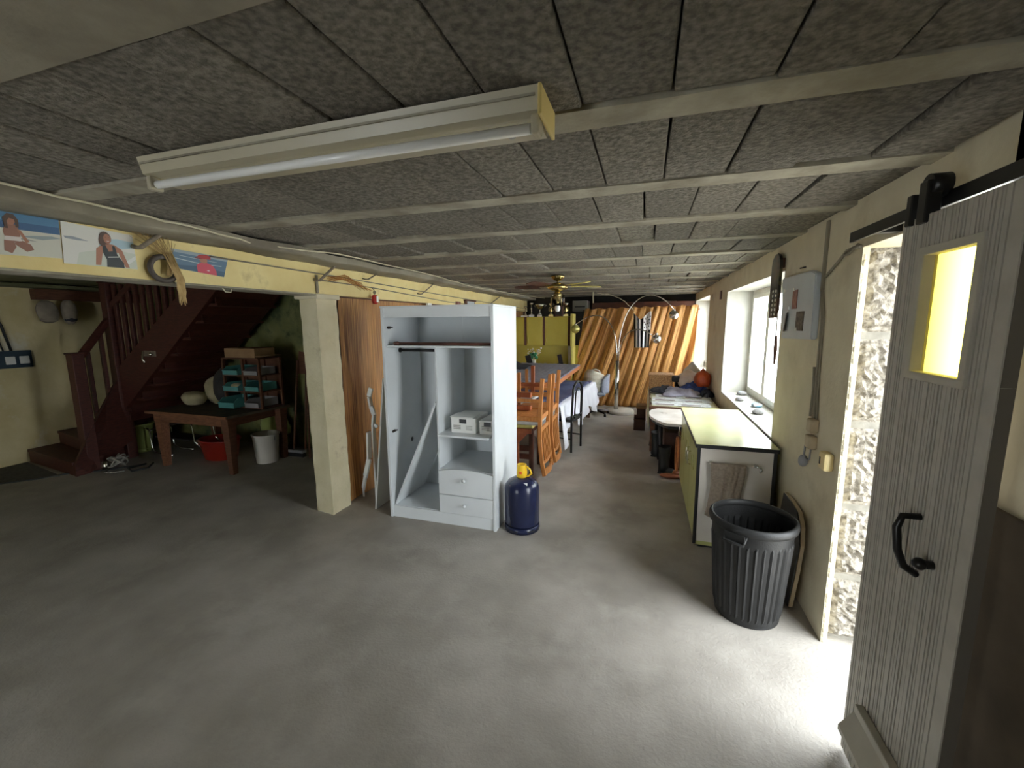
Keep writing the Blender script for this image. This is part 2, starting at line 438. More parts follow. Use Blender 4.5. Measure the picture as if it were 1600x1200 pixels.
# wide smooth slab nearest the camera, and the concrete edge strip over the yellow beam
obj('edge_slab', MB().box(-3.2, RW, -2.8, J1-P+0.002, CE-0.006, CE+0.07, 0.004), M['slab'], ceil)
mb = MB()
def fn(u, v):
    y = -0.6 + u*10.5; w = 0.02*math.sin(y*3.1)+0.015*math.sin(y*7.7)
    return Vector((-2.75 + v*(0.23+w), y, CE - 0.022 + 0.016*v + 0.004*math.sin(y*9+v*3)))
mb.grid(fn, 80, 4, thick=0.05)
obj('edge_strip', mb, M['slab'], ceil)
mb = MB()
for k in range(10): mb.box(-7.75, -2.94, -2.8 + k*0.76, -2.8 + k*0.76 + 0.735, CE-0.02-0.012*(k % 2), CE+0.05)
obj('annex_board_ceiling', mb, M['annexceil'], ceil)

# right wall with door opening, two windows (built as slabs around the holes)
W1 = (3.74, 6.12, 0.84, 2.16); W2 = (7.69, 9.75, 0.80, 2.21); D1 = (1.66, 2.61, 0.0, 2.13)
TH = 0.17                                   # inner plaster leaf, then stone outside
rw = MB()
def wallx(mb, x0, x1, holes, ya, yb, z1):
    y = ya
    for (h0, h1, z0, zt) in holes:
        mb.box(x0, x1, y, h0, 0, z1)
        if z0 > 0: mb.box(x0, x1, h0, h1, 0, z0)
        mb.box(x0, x1, h0, h1, zt, z1); y = h1
    mb.box(x0, x1, y, yb, 0, z1)
wallx(rw, RW, RW+TH, [D1, W1, W2], 1.66, 9.9, CE+0.05)
# plaster jamb edges are ragged: a wavy fillet either side of the door opening
rw.box(RW, RW+0.03, 2.53, 2.61, 0, 2.13)
wr = struct('wall_right', rw, M['cream'])
# the near stretch of the wall, splayed towards the opening
mb = MB().prism([(RW,-2.8,0),(RW,1.40,0),(RW+0.045,1.66,0),(RW+TH,1.66,0),(RW+TH,-2.8,0)], (0,0,CE+0.05))
obj('near_wall_face', mb, M['cream'], wr)
# ragged plaster edge of the far jamb
mb = MB(); rr = random.Random(11)
for i in range(70):
    z = i*0.03; mb.ball((RW+0.012, 2.535, z+0.015), 0.02, 6, sx=0.7, sy=rr.uniform(0.3,0.75), sz=1.1)
o = obj('ragged_plaster_edge', mb, M['cream'], wr); o['kind'] = 'stuff'
# outer stone leaf: backing + individual stones round the door jamb and the windows
ow = MB()
wallx(ow, RW+TH+0.005, RW+0.40, [(1.45,2.605,0,2.16), (3.60,6.26,0.70,2.30), (7.55,9.89,0.66,2.35)], -2.8, 10.1, CE+0.2)
wo = struct('wall_outer', ow, M['mortar'])
def stone_mesh(seed):
    rr = random.Random(seed); mb = MB()
    def pt(u, v): # unit block face; rock-faced with chamfered margin
        e = min(u, 1-u, v, 1-v)
        d = 0.0 if e < 0.01 else (0.35 if e < 0.06 else 0.5 + 0.5*rr.random()**1.5)
        return Vector((u-0.5, -d, v-0.5))
    mb.grid(pt, 18, 20, smooth=False)
    bmesh.ops.recalc_face_normals(mb.bm, faces=mb.bm.faces)
    me = bpy.data.meshes.new('stone'); mb.bm.to_mesh(me); mb.bm.free(); me.materials.append(M['stone']); return me
SM = [stone_mesh(i) for i in range(5)]
def stones(parent, x0, x1, y, zs, face, depth=0.03):
    "a column of rough stones on the plane Y=y, facing -Y (face=-1) or +Y"
    for i in range(len(zs)-1):
        o = bpy.data.objects.new('stone', SM[i % 5]); C.objects.link(o); o.parent = parent
        o.location = ((x0+x1)/2, y, (zs[i]+zs[i+1])/2)
        h = zs[i+1]-zs[i]-0.022
        o.scale = (x1-x0, depth, h)
        if face > 0: o.rotation_euler = (0, 0, PI)
stones(wo, RW+0.034, RW+0.39, 2.60, [0.0, 0.375, 0.78, 1.235, 1.70, 2.15], -1, 0.05)
stones(wo, RW+TH+0.03, RW+0.38, 6.26, [0.72, 1.05, 1.45, 1.85, 2.29], -1, 0.03)
stones(wo, RW+TH+0.03, RW+0.38, 9.89, [0.70, 1.15, 1.6, 2.0, 2.33], -1, 0.03)
for y0 in (3.62, 4.5, 5.38):
    o = bpy.data.objects.new('stone', SM[1]); C.objects.link(o); o.parent = wo
    o.location = (RW+0.28, y0+0.43, 0.70); o.scale = (0.2, 0.03, 0.84); o.rotation_euler = (-PI/2, 0, PI/2); o.scale = (0.84, 0.02, 0.2)
# mortar beds between door stones sit recessed; plaster returns behind the stones
obj('jamb_backing', MB().box(RW+0.031, RW+0.399, 2.594, 2.609, 0, 2.16), M['mortar'], wo)
# ground outside
struct('ground_outside', MB().box(1.75, 9, -4, 14, -0.12, -0.05), mat('pale_gravel', (196,190,178), (214,208,198), 20, 0.9))
# a garden wall outside, seen only as light
# other walls
wb = struct('wall_back', MB().box(-7.95, 1.4, 9.9, 10.1, 0, CE+0.2), M['darkwall'])
obj('back_lintel', MB().box(-1.15, 0.95, 9.55, 9.9, 2.06, 2.20, 0.004), M['darkwood'], wb)
obj('back_pipe', MB().tube([(-1.2,9.5,2.02),(0.9,9.5,2.03)], 0.018), M['blackmetal'], wb)
obj('back_patch', MB().box(0.35, 0.62, 9.87, 9.9, 2.05, 2.22), M['greybox'], wb)
obj('shading_board', MB().box(RW-0.018, RW-0.001, 0.2, 1.645, 0.0, 1.24, 0.003), mat('shading_brown', (72,60,44), (92,78,60), 5, 0.85), wr)  # brown board, enlarged so its dark colour stands in for corner shade
struct('wall_left', MB().box(-7.95, -7.75, -2.8, 4.9, 0, CE+0.1), M['leftwall'])
struct('wall_annex_back', MB().box(-7.95, -2.84, 4.72, 4.9, 0, CE+0.1), M['oldwall'])
struct('wall_partition', MB().box(-2.94, -2.79, 3.30, 9.9, 0, 2.04), M['brownwood'])
wf = MB()   # wall behind the camera; unseen opening added and sized for fill light
wf.box(-7.95, -3.4, -3.0, -2.8, 0, CE+0.1); wf.box(-2.5, 1.4, -3.0, -2.8, 0, CE+0.1); wf.box(-3.4, -2.5, -3.0, -2.8, 2.0, CE+0.1)
struct('wall_front', wf, M['cream'])
# the yellow beam and its pillar
bb = MB()
def fn(u, v):
    y = -2.8 + u*12.7
    zt = 2.335 + 0.012*math.sin(y*5.3) + 0.008*math.sin(y*13.1) if v > 0.9 else 2.042 + v*0.29
    return Vector((LB + 0.002*math.sin(y*4+v*5), y, zt))
bb.grid(fn, 160, 3, thick=0.0, smooth=False)
bb.box(-2.94, LB-0.003, -2.8, 9.9, 2.04, CE+0.02, 0.004)
bm_ = struct('beam_left', bb, M['beam'])
obj('beam_soffit', MB().box(-2.945, LB-0.001, -2.8, 3.06, 2.028, 2.041, 0.003), M['joist'], bm_)
pb = MB()
def pfn(u, v):
    a = u*4; i = int(a) % 4; t = a - int(a)
    cs = [(-2.955,3.085), (-2.735,3.045), (-2.735,3.30), (-2.955,3.31)]
    c0, c1 = cs[i], cs[(i+1)%4]
    x = c0[0]+(c1[0]-c0[0])*t; y = c0[1]+(c1[1]-c0[1])*t; z = v*2.06
    n = 0.004*math.sin(z*17+u*31)+0.003*math.sin(z*41+u*13)
    if z < 0.1: n += 0.008*math.sin(u*60)
    cx, cy = -2.845, 3.18
    return Vector((x+(x-cx)*n*4 - 0.02*(z/2.06), y+(y-cy)*n*4, z))
pb.grid(pfn, 24, 40, closed_u=True)
pl = struct('pillar', pb, M['pillar'])
for p in pl.data.polygons: p.use_smooth = False
obj('pillar_capital', MB().box(-2.985, -2.73, 3.03, 3.32, 2.0, 2.045, 0.008), M['cream'], pl)
obj('side_post', MB().box(-2.99, -2.958, 3.20, 3.30, 0, 2.03), M['brownwood'], pl)

# windows
def window(n, W, xf, leafs):
    y0, y1, z0, z1 = W
    fr = MB(); t = 0.055
    fr.box(xf, xf+0.06, y0, y1, z0, z0+t); fr.box(xf, xf+0.06, y0, y1, z1-t, z1)
    fr.box(xf, xf+0.06, y0, y0+t, z0+t, z1-t); fr.box(xf, xf+0.06, y1-t, y1, z0+t, z1-t)
    w = struct('window_%d' % n, fr, M['white_frame'])
    L = (y1-y0-2*t)/leafs
    for k in range(leafs):
        a = y0+t+k*L+0.003; b = a+L-0.006; c0 = z0+t+0.003; c1 = z1-t-0.003; s = 0.05
        sb = MB()
        sb.box(xf-0.015, xf+0.035, a, b, c0, c0+s, 0.004); sb.box(xf-0.015, xf+0.035, a, b, c1-s, c1, 0.004)
        sb.box(xf-0.015, xf+0.035, a, a+s, c0+s, c1-s, 0.004); sb.box(xf-0.015, xf+0.035, b-s, b, c0+s, c1-s, 0.004)
        so = obj('window_sash', sb, M['white_frame'], w)
        obj('glass', MB().box(xf+0.008, xf+0.012, a+s, b-s, c0+s, c1-s), M['glass'], so)
    rv = MB()   # white painted reveal: jambs, head and sill boards
    rv.box(RW-0.001, xf, y1-0.008, y1, z0, z1); rv.box(RW-0.001, xf, y0, y0+0.008, z0, z1); rv.box(RW-0.001, xf, y0, y1, z1-0.008, z1)
    obj('window_reveal', rv, M['reveal'], w)
    obj('window_sill', MB().box(RW-0.004, xf+0.02, y0, y1, z0-0.01, z0+0.012, 0.004), M['reveal'], w)
    return w
XF = RW + 0.30
wallth = MB()
window(1, W1, XF, 3)
window(2, W2, XF, 2)

# ================================================================== FLUORESCENT FITTING
t = thing('fluorescent_light', 'long cream batten fluorescent light on the ceiling joist nearest the camera', 'ceiling light', (-0.98, 1.16, CE))
mb = MB(); prof = [(1.085, CE-0.004), (1.10, CE-0.055), (1.125, CE-0.062), (1.20, CE-0.062), (1.225, CE-0.055), (1.24, CE-0.004)]
mb.prism([(-1.70, y, z) for y, z in prof], (1.43, 0, 0)); obj('housing', mb, M['enamel'], t)
obj('side_groove', MB().box(-1.69, -0.28, 1.084, 1.0885, CE-0.028, CE-0.022), M['joist'], t)
mb = MB(); mb.prism([(-1.69, 1.135, CE-0.062), (-1.69, 1.155, CE-0.074), (-1.69, 1.225, CE-0.074), (-1.69, 1.235, CE-0.062)], (1.41,0,0)); obj('reflector', mb, M['enamel'], t)
obj('fluorescent_tube', MB().tube([(-1.665,1.122,CE-0.088),(-0.30,1.122,CE-0.088)], 0.0135, 14), M['tube'], t)
for x in (-1.69, -0.295):
    e = obj('lamp_holder', MB().box(x, x+0.022, 1.10, 1.145, CE-0.108, CE-0.06, 0.006), M['enamel'], t)
obj('end_cap', MB().box(-0.272, -0.262, 1.08, 1.245, CE-0.075, CE-0.002, 0.004), mat('aged_cream_cap', (214,192,122), rough=0.6), t)
obj('starter', MB().tube([(-0.36,1.15,CE-0.075),(-0.36,1.15,CE-0.09)], 0.012), M['greyplastic'], t)

# ================================================================== SLIDING DOOR
dx = 0.84; y0, y1, z0, z1 = 1.345, 1.862, 0.02, 2.11
wy0, wy1, wz0, wz1 = 1.475, 1.71, 1.61, 1.985
dr = bpy.data.objects.new('door_1', None); C.objects.link(dr); dr.location = (dx, 1.6, 0); dr['kind'] = 'structure'; _off['door_1'] = Vector((dx,1.6,0))
dr['label'] = 'narrow sliding door of white ribbed boards with a yellow glass pane'
mb = MB(); rr = random.Random(3)
y = y0; nb = 0
while y < y1 - 0.004:
    w = rr.choice((0.016, 0.022, 0.028, 0.013)); 
    if y < y0 + 0.02: w = 0.05
    w = min(w, y1-y); d = rr.uniform(0, 0.003)
    segs = [(z0, z1)]
    if y + w > wy0 and y < wy1: segs = [(z0, wz0), (wz1, z1)]
    for a, b in segs: mb.box(dx+d, dx+0.03, y+0.0026, y+w-0.0026, a, b)
    y += w
obj('ribbed_boards', mb, M['ribs'], dr)
mb = MB()
mb.box(dx+0.006, dx+0.036, y0, y1, z0, wz0-0.001); mb.box(dx+0.006, dx+0.036, y0, y1, wz1, z1)
mb.box(dx+0.006, dx+0.036, y0, wy0, wz0, wz1); mb.box(dx+0.006, dx+0.036, wy1, y1, wz0, wz1)
obj('door_backing', mb, mat('door_groove_dark', (104,98,88), rough=0.7), dr)  # darker backing that shows in the gaps between the ribs
mb = MB(); f = 0.022
mb.box(dx-0.008, dx+0.03, wy0-f, wy1+f, wz1-0.004, wz1+f, 0.003); mb.box(dx-0.008, dx+0.03, wy0-f, wy1+f, wz0-f, wz0+0.004, 0.003)
mb.box(dx-0.008, dx+0.03, wy0-f, wy0+0.004, wz0, wz1, 0.003); mb.box(dx-0.008, dx+0.03, wy1-0.004, wy1+f, wz0, wz1, 0.003)
wfm = obj('window_frame', mb, M['doorframe'], dr)
obj('yellow_pane', MB().box(dx+0.024, dx+0.028, wy0+0.002, wy1-0.002, wz0+0.002, wz1-0.002), M['yellow_glass'], wfm, 'yellow glass pane')
mb = MB().tube([(dx, 1.560, 1.17), (dx-0.045, 1.562, 1.168), (dx-0.056, 1.562, 1.13), (dx-0.052, 1.552, 1.06), (dx-0.036, 1.545, 1.01), (dx, 1.542, 0.985)], [0.011,0.011,0.012,0.012,0.012,0.010], 8)
obj('pull_handle', mb, M['blackmetal'], dr, 'dark curved pull handle')
mb = MB().tube([(dx, 1.478, 1.055), (dx-0.03, 1.478, 1.055)], 0.013).ball((dx-0.032, 1.478, 1.055), 0.019, 10)
obj('latch_knob', mb, M['blackmetal'], dr)
# small triangular ledge at the foot of the door
lg = obj('ledge_rail', MB().box(dx-0.03, dx+0.0, 1.36, 1.73, 0.30, 0.335, 0.004), M['doorframe'], dr)
obj('ledge_flap', MB().prism([(dx-0.03, 1.355, 0.305), (dx-0.075, 1.355, 0.235), (dx-0.075, 1.355, 0.215), (dx-0.03, 1.355, 0.28)], (0, 0.37, 0)), M['doorframe'], lg)
obj('hatch_panel', MB().box(dx-0.004, dx+0.002, 1.37, 1.72, 0.03, 0.285), M['rust'], dr, 'darker recessed hatch panel')
mb = MB()
mb.box(dx-0.012, dx+0.03, 1.72, 1.765, 2.085, 2.20, 0.004); mb.box(dx-0.012, dx+0.05, 1.72, 1.765, 2.19, 2.215, 0.004)
mb.box(dx-0.012, dx+0.03, 1.80, 1.83, 2.09, 2.19, 0.004)
h = obj('hanger_bracket', mb, M['blackmetal'], dr)
obj('hanger_wheel', MB().tube([(dx+0.0, 1.745, 2.20), (dx+0.05, 1.745, 2.20)], 0.036, 18), M['blackmetal'], h)
t = tag(obj('door_rail', MB().box(0.885, 0.90, 0.6, 2.395, 2.133, 2.178, 0.002).box(0.90, 0.994, 2.2, 2.24, 2.14, 2.17).box(0.90, 0.994, 1.2, 1.24, 2.14, 2.17), M['blackmetal'], at=(0.9,1.6,2.15)),
        'long black steel rail above the white sliding door', 'door rail')

# ================================================================== THINGS ON THE RIGHT WALL
t = thing('pinboard', 'thick white metal picture board hung beside the window with three snapshots', 'notice board', (RW, 3.4, 1.9))
mb = MB(); mb.prism([(RW-0.003, 3.79, 2.10), (RW-0.003, 3.20, 2.095), (RW-0.003, 3.11, 2.07), (RW-0.003, 3.09, 1.66), (RW-0.003, 3.70, 1.645)], (-0.035, 0, 0)); 
bmesh.ops.bevel(mb.bm, geom=mb.bm.edges[:], offset=0.006, segments=2, affect='EDGES'); obj('board_panel', mb, M['magnetboard'], t)
xp = RW-0.0395
obj('snapshot', MB().box(xp-0.002, xp, 3.40, 3.50, 1.86, 1.99), M['photored'], t)
obj('snapshot', MB().prism([(xp-0.002,3.62,1.70),(xp-0.03,3.55,1.70),(xp-0.012,3.55,1.84),(xp-0.002,3.62,1.83)], (0.002,0,0)), M['photodark'], t)
obj('snapshot', MB().box(xp-0.002, xp, 3.24, 3.39, 1.71, 1.84), M['photodark'], t)
for y, z in ((3.68,2.0), (3.47,1.995), (3.55,1.87), (3.36,1.72)): obj('magnet', MB().lathe([(0.012,0),(0.012,0.006),(0.001,0.008)], (xp-0.008,y,z), 10, 'x'), M['paper'], t)
obj('hanging_hook', MB().tube([(RW,3.42,2.14),(RW-0.03,3.44,2.135)], 0.004,6), M['blackmetal'], t)

t.location = (RW, 3.281, 1.896); t.scale = (1, 0.965, 0.965)

t = thing('skateboard', 'dark camouflage-patterned board with rounded top hung on the wall at the window edge', 'skateboard', (RW, 3.95, 2.0))
mb = MB(); pts = []
for i in range(9): a = PI*i/8; pts.append((RW-0.045, 4.03+0.11*math.cos(a), 2.20+0.09*math.sin(a)))
pts += [(RW-0.045, 3.92, 1.86), (RW-0.05, 3.95, 1.80), (RW-0.05, 4.10, 1.80), (RW-0.045, 4.14, 1.88)]
mb.prism(pts, (0.02,0,0)); obj('deck', mb, M['board_pattern'], t)
obj('fixing_block', MB().box(RW-0.027, RW, 3.96, 4.02, 2.18, 2.25), M['darkwood'], t)
mb = MB()
for k in range(6): mb.lathe([(0.011,0),(0.011,-0.006)], (RW-0.046, 3.955, 1.83+k*0.035), 8, 'x'); mb.lathe([(0.011,0),(0.011,-0.006)], (RW-0.046, 4.03, 1.83+k*0.035), 8, 'x')
obj('stud', mb, M['paper'], t)['kind'] = 'stuff'
t.location.y -= 0.2
tag(obj('strap', MB().tube([(RW-0.012,3.80,1.66),(RW-0.012,3.815,1.55),(RW-0.012,3.79,1.44),(RW-0.012,3.765,1.55),(RW-0.012,3.785,1.66)], 0.008, 6, closed=True), M['brownwood'], at=(RW,3.79,1.6)),
    'thin brown strap loop hanging on the wall under the picture board', 'strap')
tag(obj('cable', MB().tube([(RW-0.008,3.93,2.31),(RW-0.012,3.86,2.25),(RW-0.008,3.84,2.1),(RW-0.008,3.83,1.85),(RW-0.006,3.82,1.66)], 0.005, 6), M['cablegrey'], at=(RW,3.85,2.0)),
    'thin grey cable running down the wall beside the dark patterned board', 'cable')
# conduit and sockets
tag(obj('conduit', MB().box(RW-0.014, RW, 2.955, 2.985, 1.95, 2.35, 0.003).tube([(RW-0.008,2.975,1.96),(RW-0.008,2.93,1.8),(RW-0.008,2.925,1.45),(RW-0.008,2.90,1.2)], 0.007, 6).tube([(RW-0.008,2.955,1.96),(RW-0.01,2.90,1.82),(RW-0.008,2.89,1.45),(RW-0.008,2.86,1.2)], 0.006, 6)
    .tube([(RW-0.012,2.96,1.5),(RW-0.014,2.935,1.36),(RW-0.012,2.95,1.2)], 0.008, 6).box(RW-0.012, RW, 2.90, 2.93, 1.18, 1.45), M['cablegrey'], at=(RW,2.93,1.7)),
    'grey painted cable conduit running down the cream wall between picture board and door', 'conduit')
tag(obj('cable', MB().tube([(RW-0.01,2.93,2.03),(RW-0.012,2.80,2.08),(RW-0.012,2.68,2.135),(RW-0.01,2.60,2.14),(RW-0.006,2.54,2.135)], 0.008, 6).tube([(RW-0.01,2.72,2.12),(RW-0.016,2.64,2.115),(RW-0.01,2.56,2.15)], 0.006, 6), M['cablegrey'], at=(RW,2.7,2.1)),
    'frayed grey cable running from the conduit to the top corner of the doorway', 'cable')
for i, (z, lb) in enumerate(((1.155, 'upper of two old cream surface sockets beside the doorway'), (1.055, 'lower of two old cream surface sockets beside the doorway'))):
    s = thing('wall_socket', lb, 'socket', (RW, 2.87, z), 'old cream wall sockets beside the doorway')
    obj('socket_box', MB().box(RW-0.045, RW, 2.83, 2.91, z-0.038, z+0.042, 0.01), M['boardside'], s)
    obj('socket_base', MB().box(RW-0.03, RW, 2.912, 2.95, z-0.02, z+0.03, 0.004), M['cablegrey'], s)
tag(obj('plug', MB().tube([(RW-0.03,2.93,1.02),(RW-0.03,2.94,0.96),(RW-0.03,2.90,0.935)], 0.006, 6).ball((RW-0.03,2.945,0.915), 0.028, 10, sz=1.4).tube([(RW-0.02,2.87,1.01),(RW-0.02,2.875,0.95),(RW-0.02,2.91,0.93)], 0.005, 6), M['greyplastic'], at=(RW,2.93,0.95)),
    'grey plug dangling on its flex under the sockets', 'plug')
t = thing('door_catch', 'cream plastic catch with dark slot at the edge of the doorway', 'door catch', (RW, 2.63, 1.0))
obj('catch_body', MB().box(RW-0.05, RW-0.001, 2.585, 2.67, 0.965, 1.065, 0.014), mat('cream_plastic', (226,206,150), rough=0.45), t)
obj('slot', MB().box(RW-0.0525, RW-0.0495, 2.635, 2.645, 0.995, 1.035), M['black'], t)
tag(obj('wall_mark', MB().box(RW-0.012, RW, 6.54, 6.66, 2.08, 2.20, 0.003), M['darkwood'], at=(RW,6.6,2.14)), 'small dark brown plaque on the wall between the two windows', 'plaque')
tag(obj('wall_switch', MB().box(RW-0.012, RW, 7.36, 7.46, 2.10, 2.20, 0.003), M['enamel'], at=(RW,7.4,2.14)), 'small cream plate on the wall next to the far window', 'plate')

# ================================================================== GREEN FORMICA CABINET
X0, X1, Y0, Y1, ZT = 0.405, 0.945, 3.40, 4.86, 0.85
t = thing('kitchen_cabinet', 'low olive green cabinet with yellow formica top and black edging', 'cabinet', ((X0+X1)/2, (Y0+Y1)/2, 0))
obj('body', MB().box(X0+0.03, X1, Y0+0.02, Y1, 0.02, ZT-0.03), M['greendoor'], t)
top = obj('worktop', MB().box(X0, X1+0.02, Y0, Y1, ZT-0.004, ZT, 0.001), M['formica'], t, 'pale yellow formica worktop')
obj('black_edge', MB().box(X0-0.003, X1+0.022, Y0-0.004, Y1+0.002, ZT-0.033, ZT-0.004, 0.003), M['black'], t)
obj('end_panel', MB().box(X0+0.035, X1, Y0+0.012, Y0+0.02, 0.055, ZT-0.034), M['endpanel'], t, 'pale grey end panel')
obj('corner_strip', MB().box(X0+0.012, X0+0.035, Y0+0.006, Y0+0.03, 0.03, ZT-0.034, 0.002), M['black'], t)
obj('corner_strip', MB().box(X1-0.012, X1+0.012, Y0+0.006, Y0+0.02, 0.03, ZT-0.034, 0.002), M['black'], t)
obj('plinth', MB().box(X0+0.055, X1, Y0+0.03, Y1, 0, 0.05), M['black'], t)
for i in range(3):
    a = Y0+0.035+i*0.473; b = a+0.465
    d = obj('cabinet_door', MB().box(X0+0.012, X0+0.03, a, b, 0.07, ZT-0.04, 0.003), M['greendoor'], t)
    yc = (a+0.06) if i % 2 else (b-0.06)
    obj('handle', MB().tube([(X0+0.012, yc, 0.66), (X0-0.012, yc, 0.655), (X0-0.014, yc, 0.60), (X0-0.012, yc, 0.545), (X0+0.012, yc, 0.54)], 0.006, 6), M['chrome'], d)
    obj('moulding', MB().tube([(X0+0.011, (a+b)/2+0.10*math.cos(q*PI/6), 0.62+0.06*math.sin(q*PI/6)) for q in range(12)], 0.004, 5, closed=True), M['greendoor'], d)
for i in (0,):
    rl = obj('towel_rail', MB().tube([(0.50, Y0-0.028, 0.712), (0.83, Y0-0.028, 0.712)], 0.007), M['endpanel'], t)
    obj('rail_bracket', MB().box(0.81, 0.835, Y0-0.02, Y0+0.013, 0.70, 0.725, 0.004).tube([(0.80,Y0-0.03,0.714),(0.845,Y0-0.034,0.712),(0.852,Y0-0.034,0.69),(0.84,Y0-0.034,0.672)], 0.009, 8), M['chrome'], rl)
    obj('rail_bracket', MB().box(0.50, 0.525, Y0-0.02, Y0+0.013, 0.70, 0.725, 0.004), M['chrome'], rl)
mb = MB()
def fn(u, v):
    x = 0.505 + u*0.225 - (0.02*v if u < 0.3 else 0); z = 0.722 - v*0.42
    f = 0.012*math.sin(u*17+1)+0.006*math.sin(u*31+v*3)
    return Vector((x + 0.02*math.sin(v*3+u*2), Y0-0.036 - 0.006*v + f*min(1, v*2+0.2), z - 0.012*math.sin(u*9)*v))
mb.grid(fn, 30, 16, thick=0.006)
tag(obj('towel', mb, M['towel'], at=(0.62,Y0-0.036,0.5)), 'brown grey cloth hanging from the rail on the cabinet end', 'towel')

# ================================================================== BIN AND BOARD
bc = (0.655, 2.70)
t = thing('dustbin', 'large black plastic dustbin without a lid', 'bin', (bc[0], bc[1], 0))
RB, RT, HB = 0.178, 0.222, 0.615
mb = MB()
def fn(u, v):
    a = 2*PI*u; z = 0.01 + v*HB; r = RB+(RT-RB)*v
    k = (a*16/(2*PI)) % 1.0
    if 0.06 < v < 0.80 and (0.18 < k < 0.30 or 0.70 < k < 0.82 ): r += 0.006
    elif 0.06 < v < 0.80 and 0.30 <= k <= 0.70: r -= 0.003
    return Vector((bc[0]+r*math.cos(a), bc[1]+r*math.sin(a), z))
mb.grid(fn, 128, 24, closed_u=True, smooth=False, thick=0.004)
o = obj('bin_body', mb, M['binplastic'], t)
obj('bin_base', MB().lathe([(RB-0.002,0.0),(RB,0.012),(0.001,0.014)], (bc[0],bc[1],0), 48), M['binplastic'], t)
mb = MB(); prof = [(RT-0.004,HB-0.03),(RT+0.012,HB-0.032),(RT+0.016,HB-0.015),(RT+0.013,HB+0.008),(RT+0.002,HB+0.016),(RT-0.008,HB+0.012),(RT-0.008,HB-0.02)]
mb.lathe(prof + prof[:1], (bc[0],bc[1],0), 64, ends=False); obj('bin_rim', mb, M['binplastic'], t)
for a in (-2.15, 0.99):
    c = Vector((bc[0]+(RT+0.02)*math.cos(a), bc[1]+(RT+0.02)*math.sin(a), 0)); tn = Vector((-math.sin(a), math.cos(a), 0)); nn = Vector((math.cos(a), math.sin(a), 0))
    mb = MB().tube([c-tn*0.055-nn*0.03+Vector((0,0,HB-0.03)), c-tn*0.055+nn*0.012+Vector((0,0,HB-0.075)), c+tn*0.055+nn*0.012+Vector((0,0,HB-0.075)), c+tn*0.055-nn*0.03+Vector((0,0,HB-0.03))], 0.009, 6)
    mb.bar(c-tn*0.055+Vector((0,0,HB-0.05)), c+tn*0.055+Vector((0,0,HB-0.05)), 0.006, 0.05)
    obj('grab_handle', mb, M['binplastic'], t)
t = thing('curved_board', 'thin black board with pale edge propped against the wall behind the dustbin', 'board', (0.93, 2.92, 0))
pts = [(2.80,0.01),(2.79,0.25),(2.80,0.42),(2.84,0.52),(2.92,0.585),(3.05,0.60),(3.20,0.60),(3.22,0.01)]
obj('face', MB().prism([(0.905+0.08*z, y, z) for y, z in pts], (0.006,0,0)), M['black'], t)
obj('rim', MB().prism([(0.912+0.08*z, y-0.012 if y < 3 else y, z+0.006) for y, z in pts], (0.02,0,0)), M['boardside'], t)

# ================================================================== WARDROBE
X0, X1, Y0, Y1, ZT = -2.205, -1.16, 3.18, 3.80, 1.915
t = thing('wardrobe', 'open white melamine wardrobe without doors beside the pillar', 'wardrobe', ((X0+X1)/2, (Y0+Y1)/2, 0))
e = 0.018; xm = -1.70
obj('side_panel', MB().box(X0, X0+e+0.006, Y0, Y1, 0, ZT-0.005, 0.002), M['wardrobe'], t)
obj('side_panel', MB().box(X1-0.024, X1, Y0-0.002, Y1, 0, ZT-0.003, 0.002), M['wardrobe'], t)
obj('top_panel', MB().box(X0-0.005, X1+0.002, Y0-0.004, Y1, ZT-0.003, ZT+0.014, 0.002), M['wardrobe'], t)
obj('top_rail', MB().box(X0+e+0.006, X1-0.024, Y0+0.008, Y0+0.026, ZT-0.085, ZT-0.003, 0.002), M['wardrobe'], t)
obj('back_panel', MB().box(X0+0.02, xm-0.001, Y1-0.010, Y1-0.004, 0.05, ZT-0.003), M['wardrobe'], t)
obj('back_panel', MB().box(xm+0.001, X1-0.02, Y1-0.010, Y1-0.004, 0.05, ZT-0.003), M['wardrobe'], t)
obj('shelf', MB().box(X0+0.024, X1-0.024, Y0+0.03, Y1-0.01, 1.572, 1.590, 0.002), M['wardrobe'], t)
obj('divider', MB().box(xm-0.009, xm+0.009, Y0+0.03, Y1-0.01, 0.10, 1.572, 0.002), M['wardrobe'], t)
obj('shelf', MB().box(xm+0.009, X1-0.06, Y0+0.0, Y1-0.01, 0.805, 0.823, 0.002), M['wardrobe'], t)
obj('shelf', MB().box(xm+0.009, X1-0.024, Y0+0.03, Y1-0.01, 0.49, 0.508, 0.002), M['wardrobe'], t)
obj('bottom_panel', MB().box(X0+0.024, X1-0.024, Y0+0.03, Y1-0.01, 0.092, 0.11, 0.002), M['wardrobe'], t)
obj('plinth', MB().box(X0+0.024, X1-0.024, Y0+0.012, Y0+0.03, 0.0, 0.107, 0.002), M['wardrobe'], t)
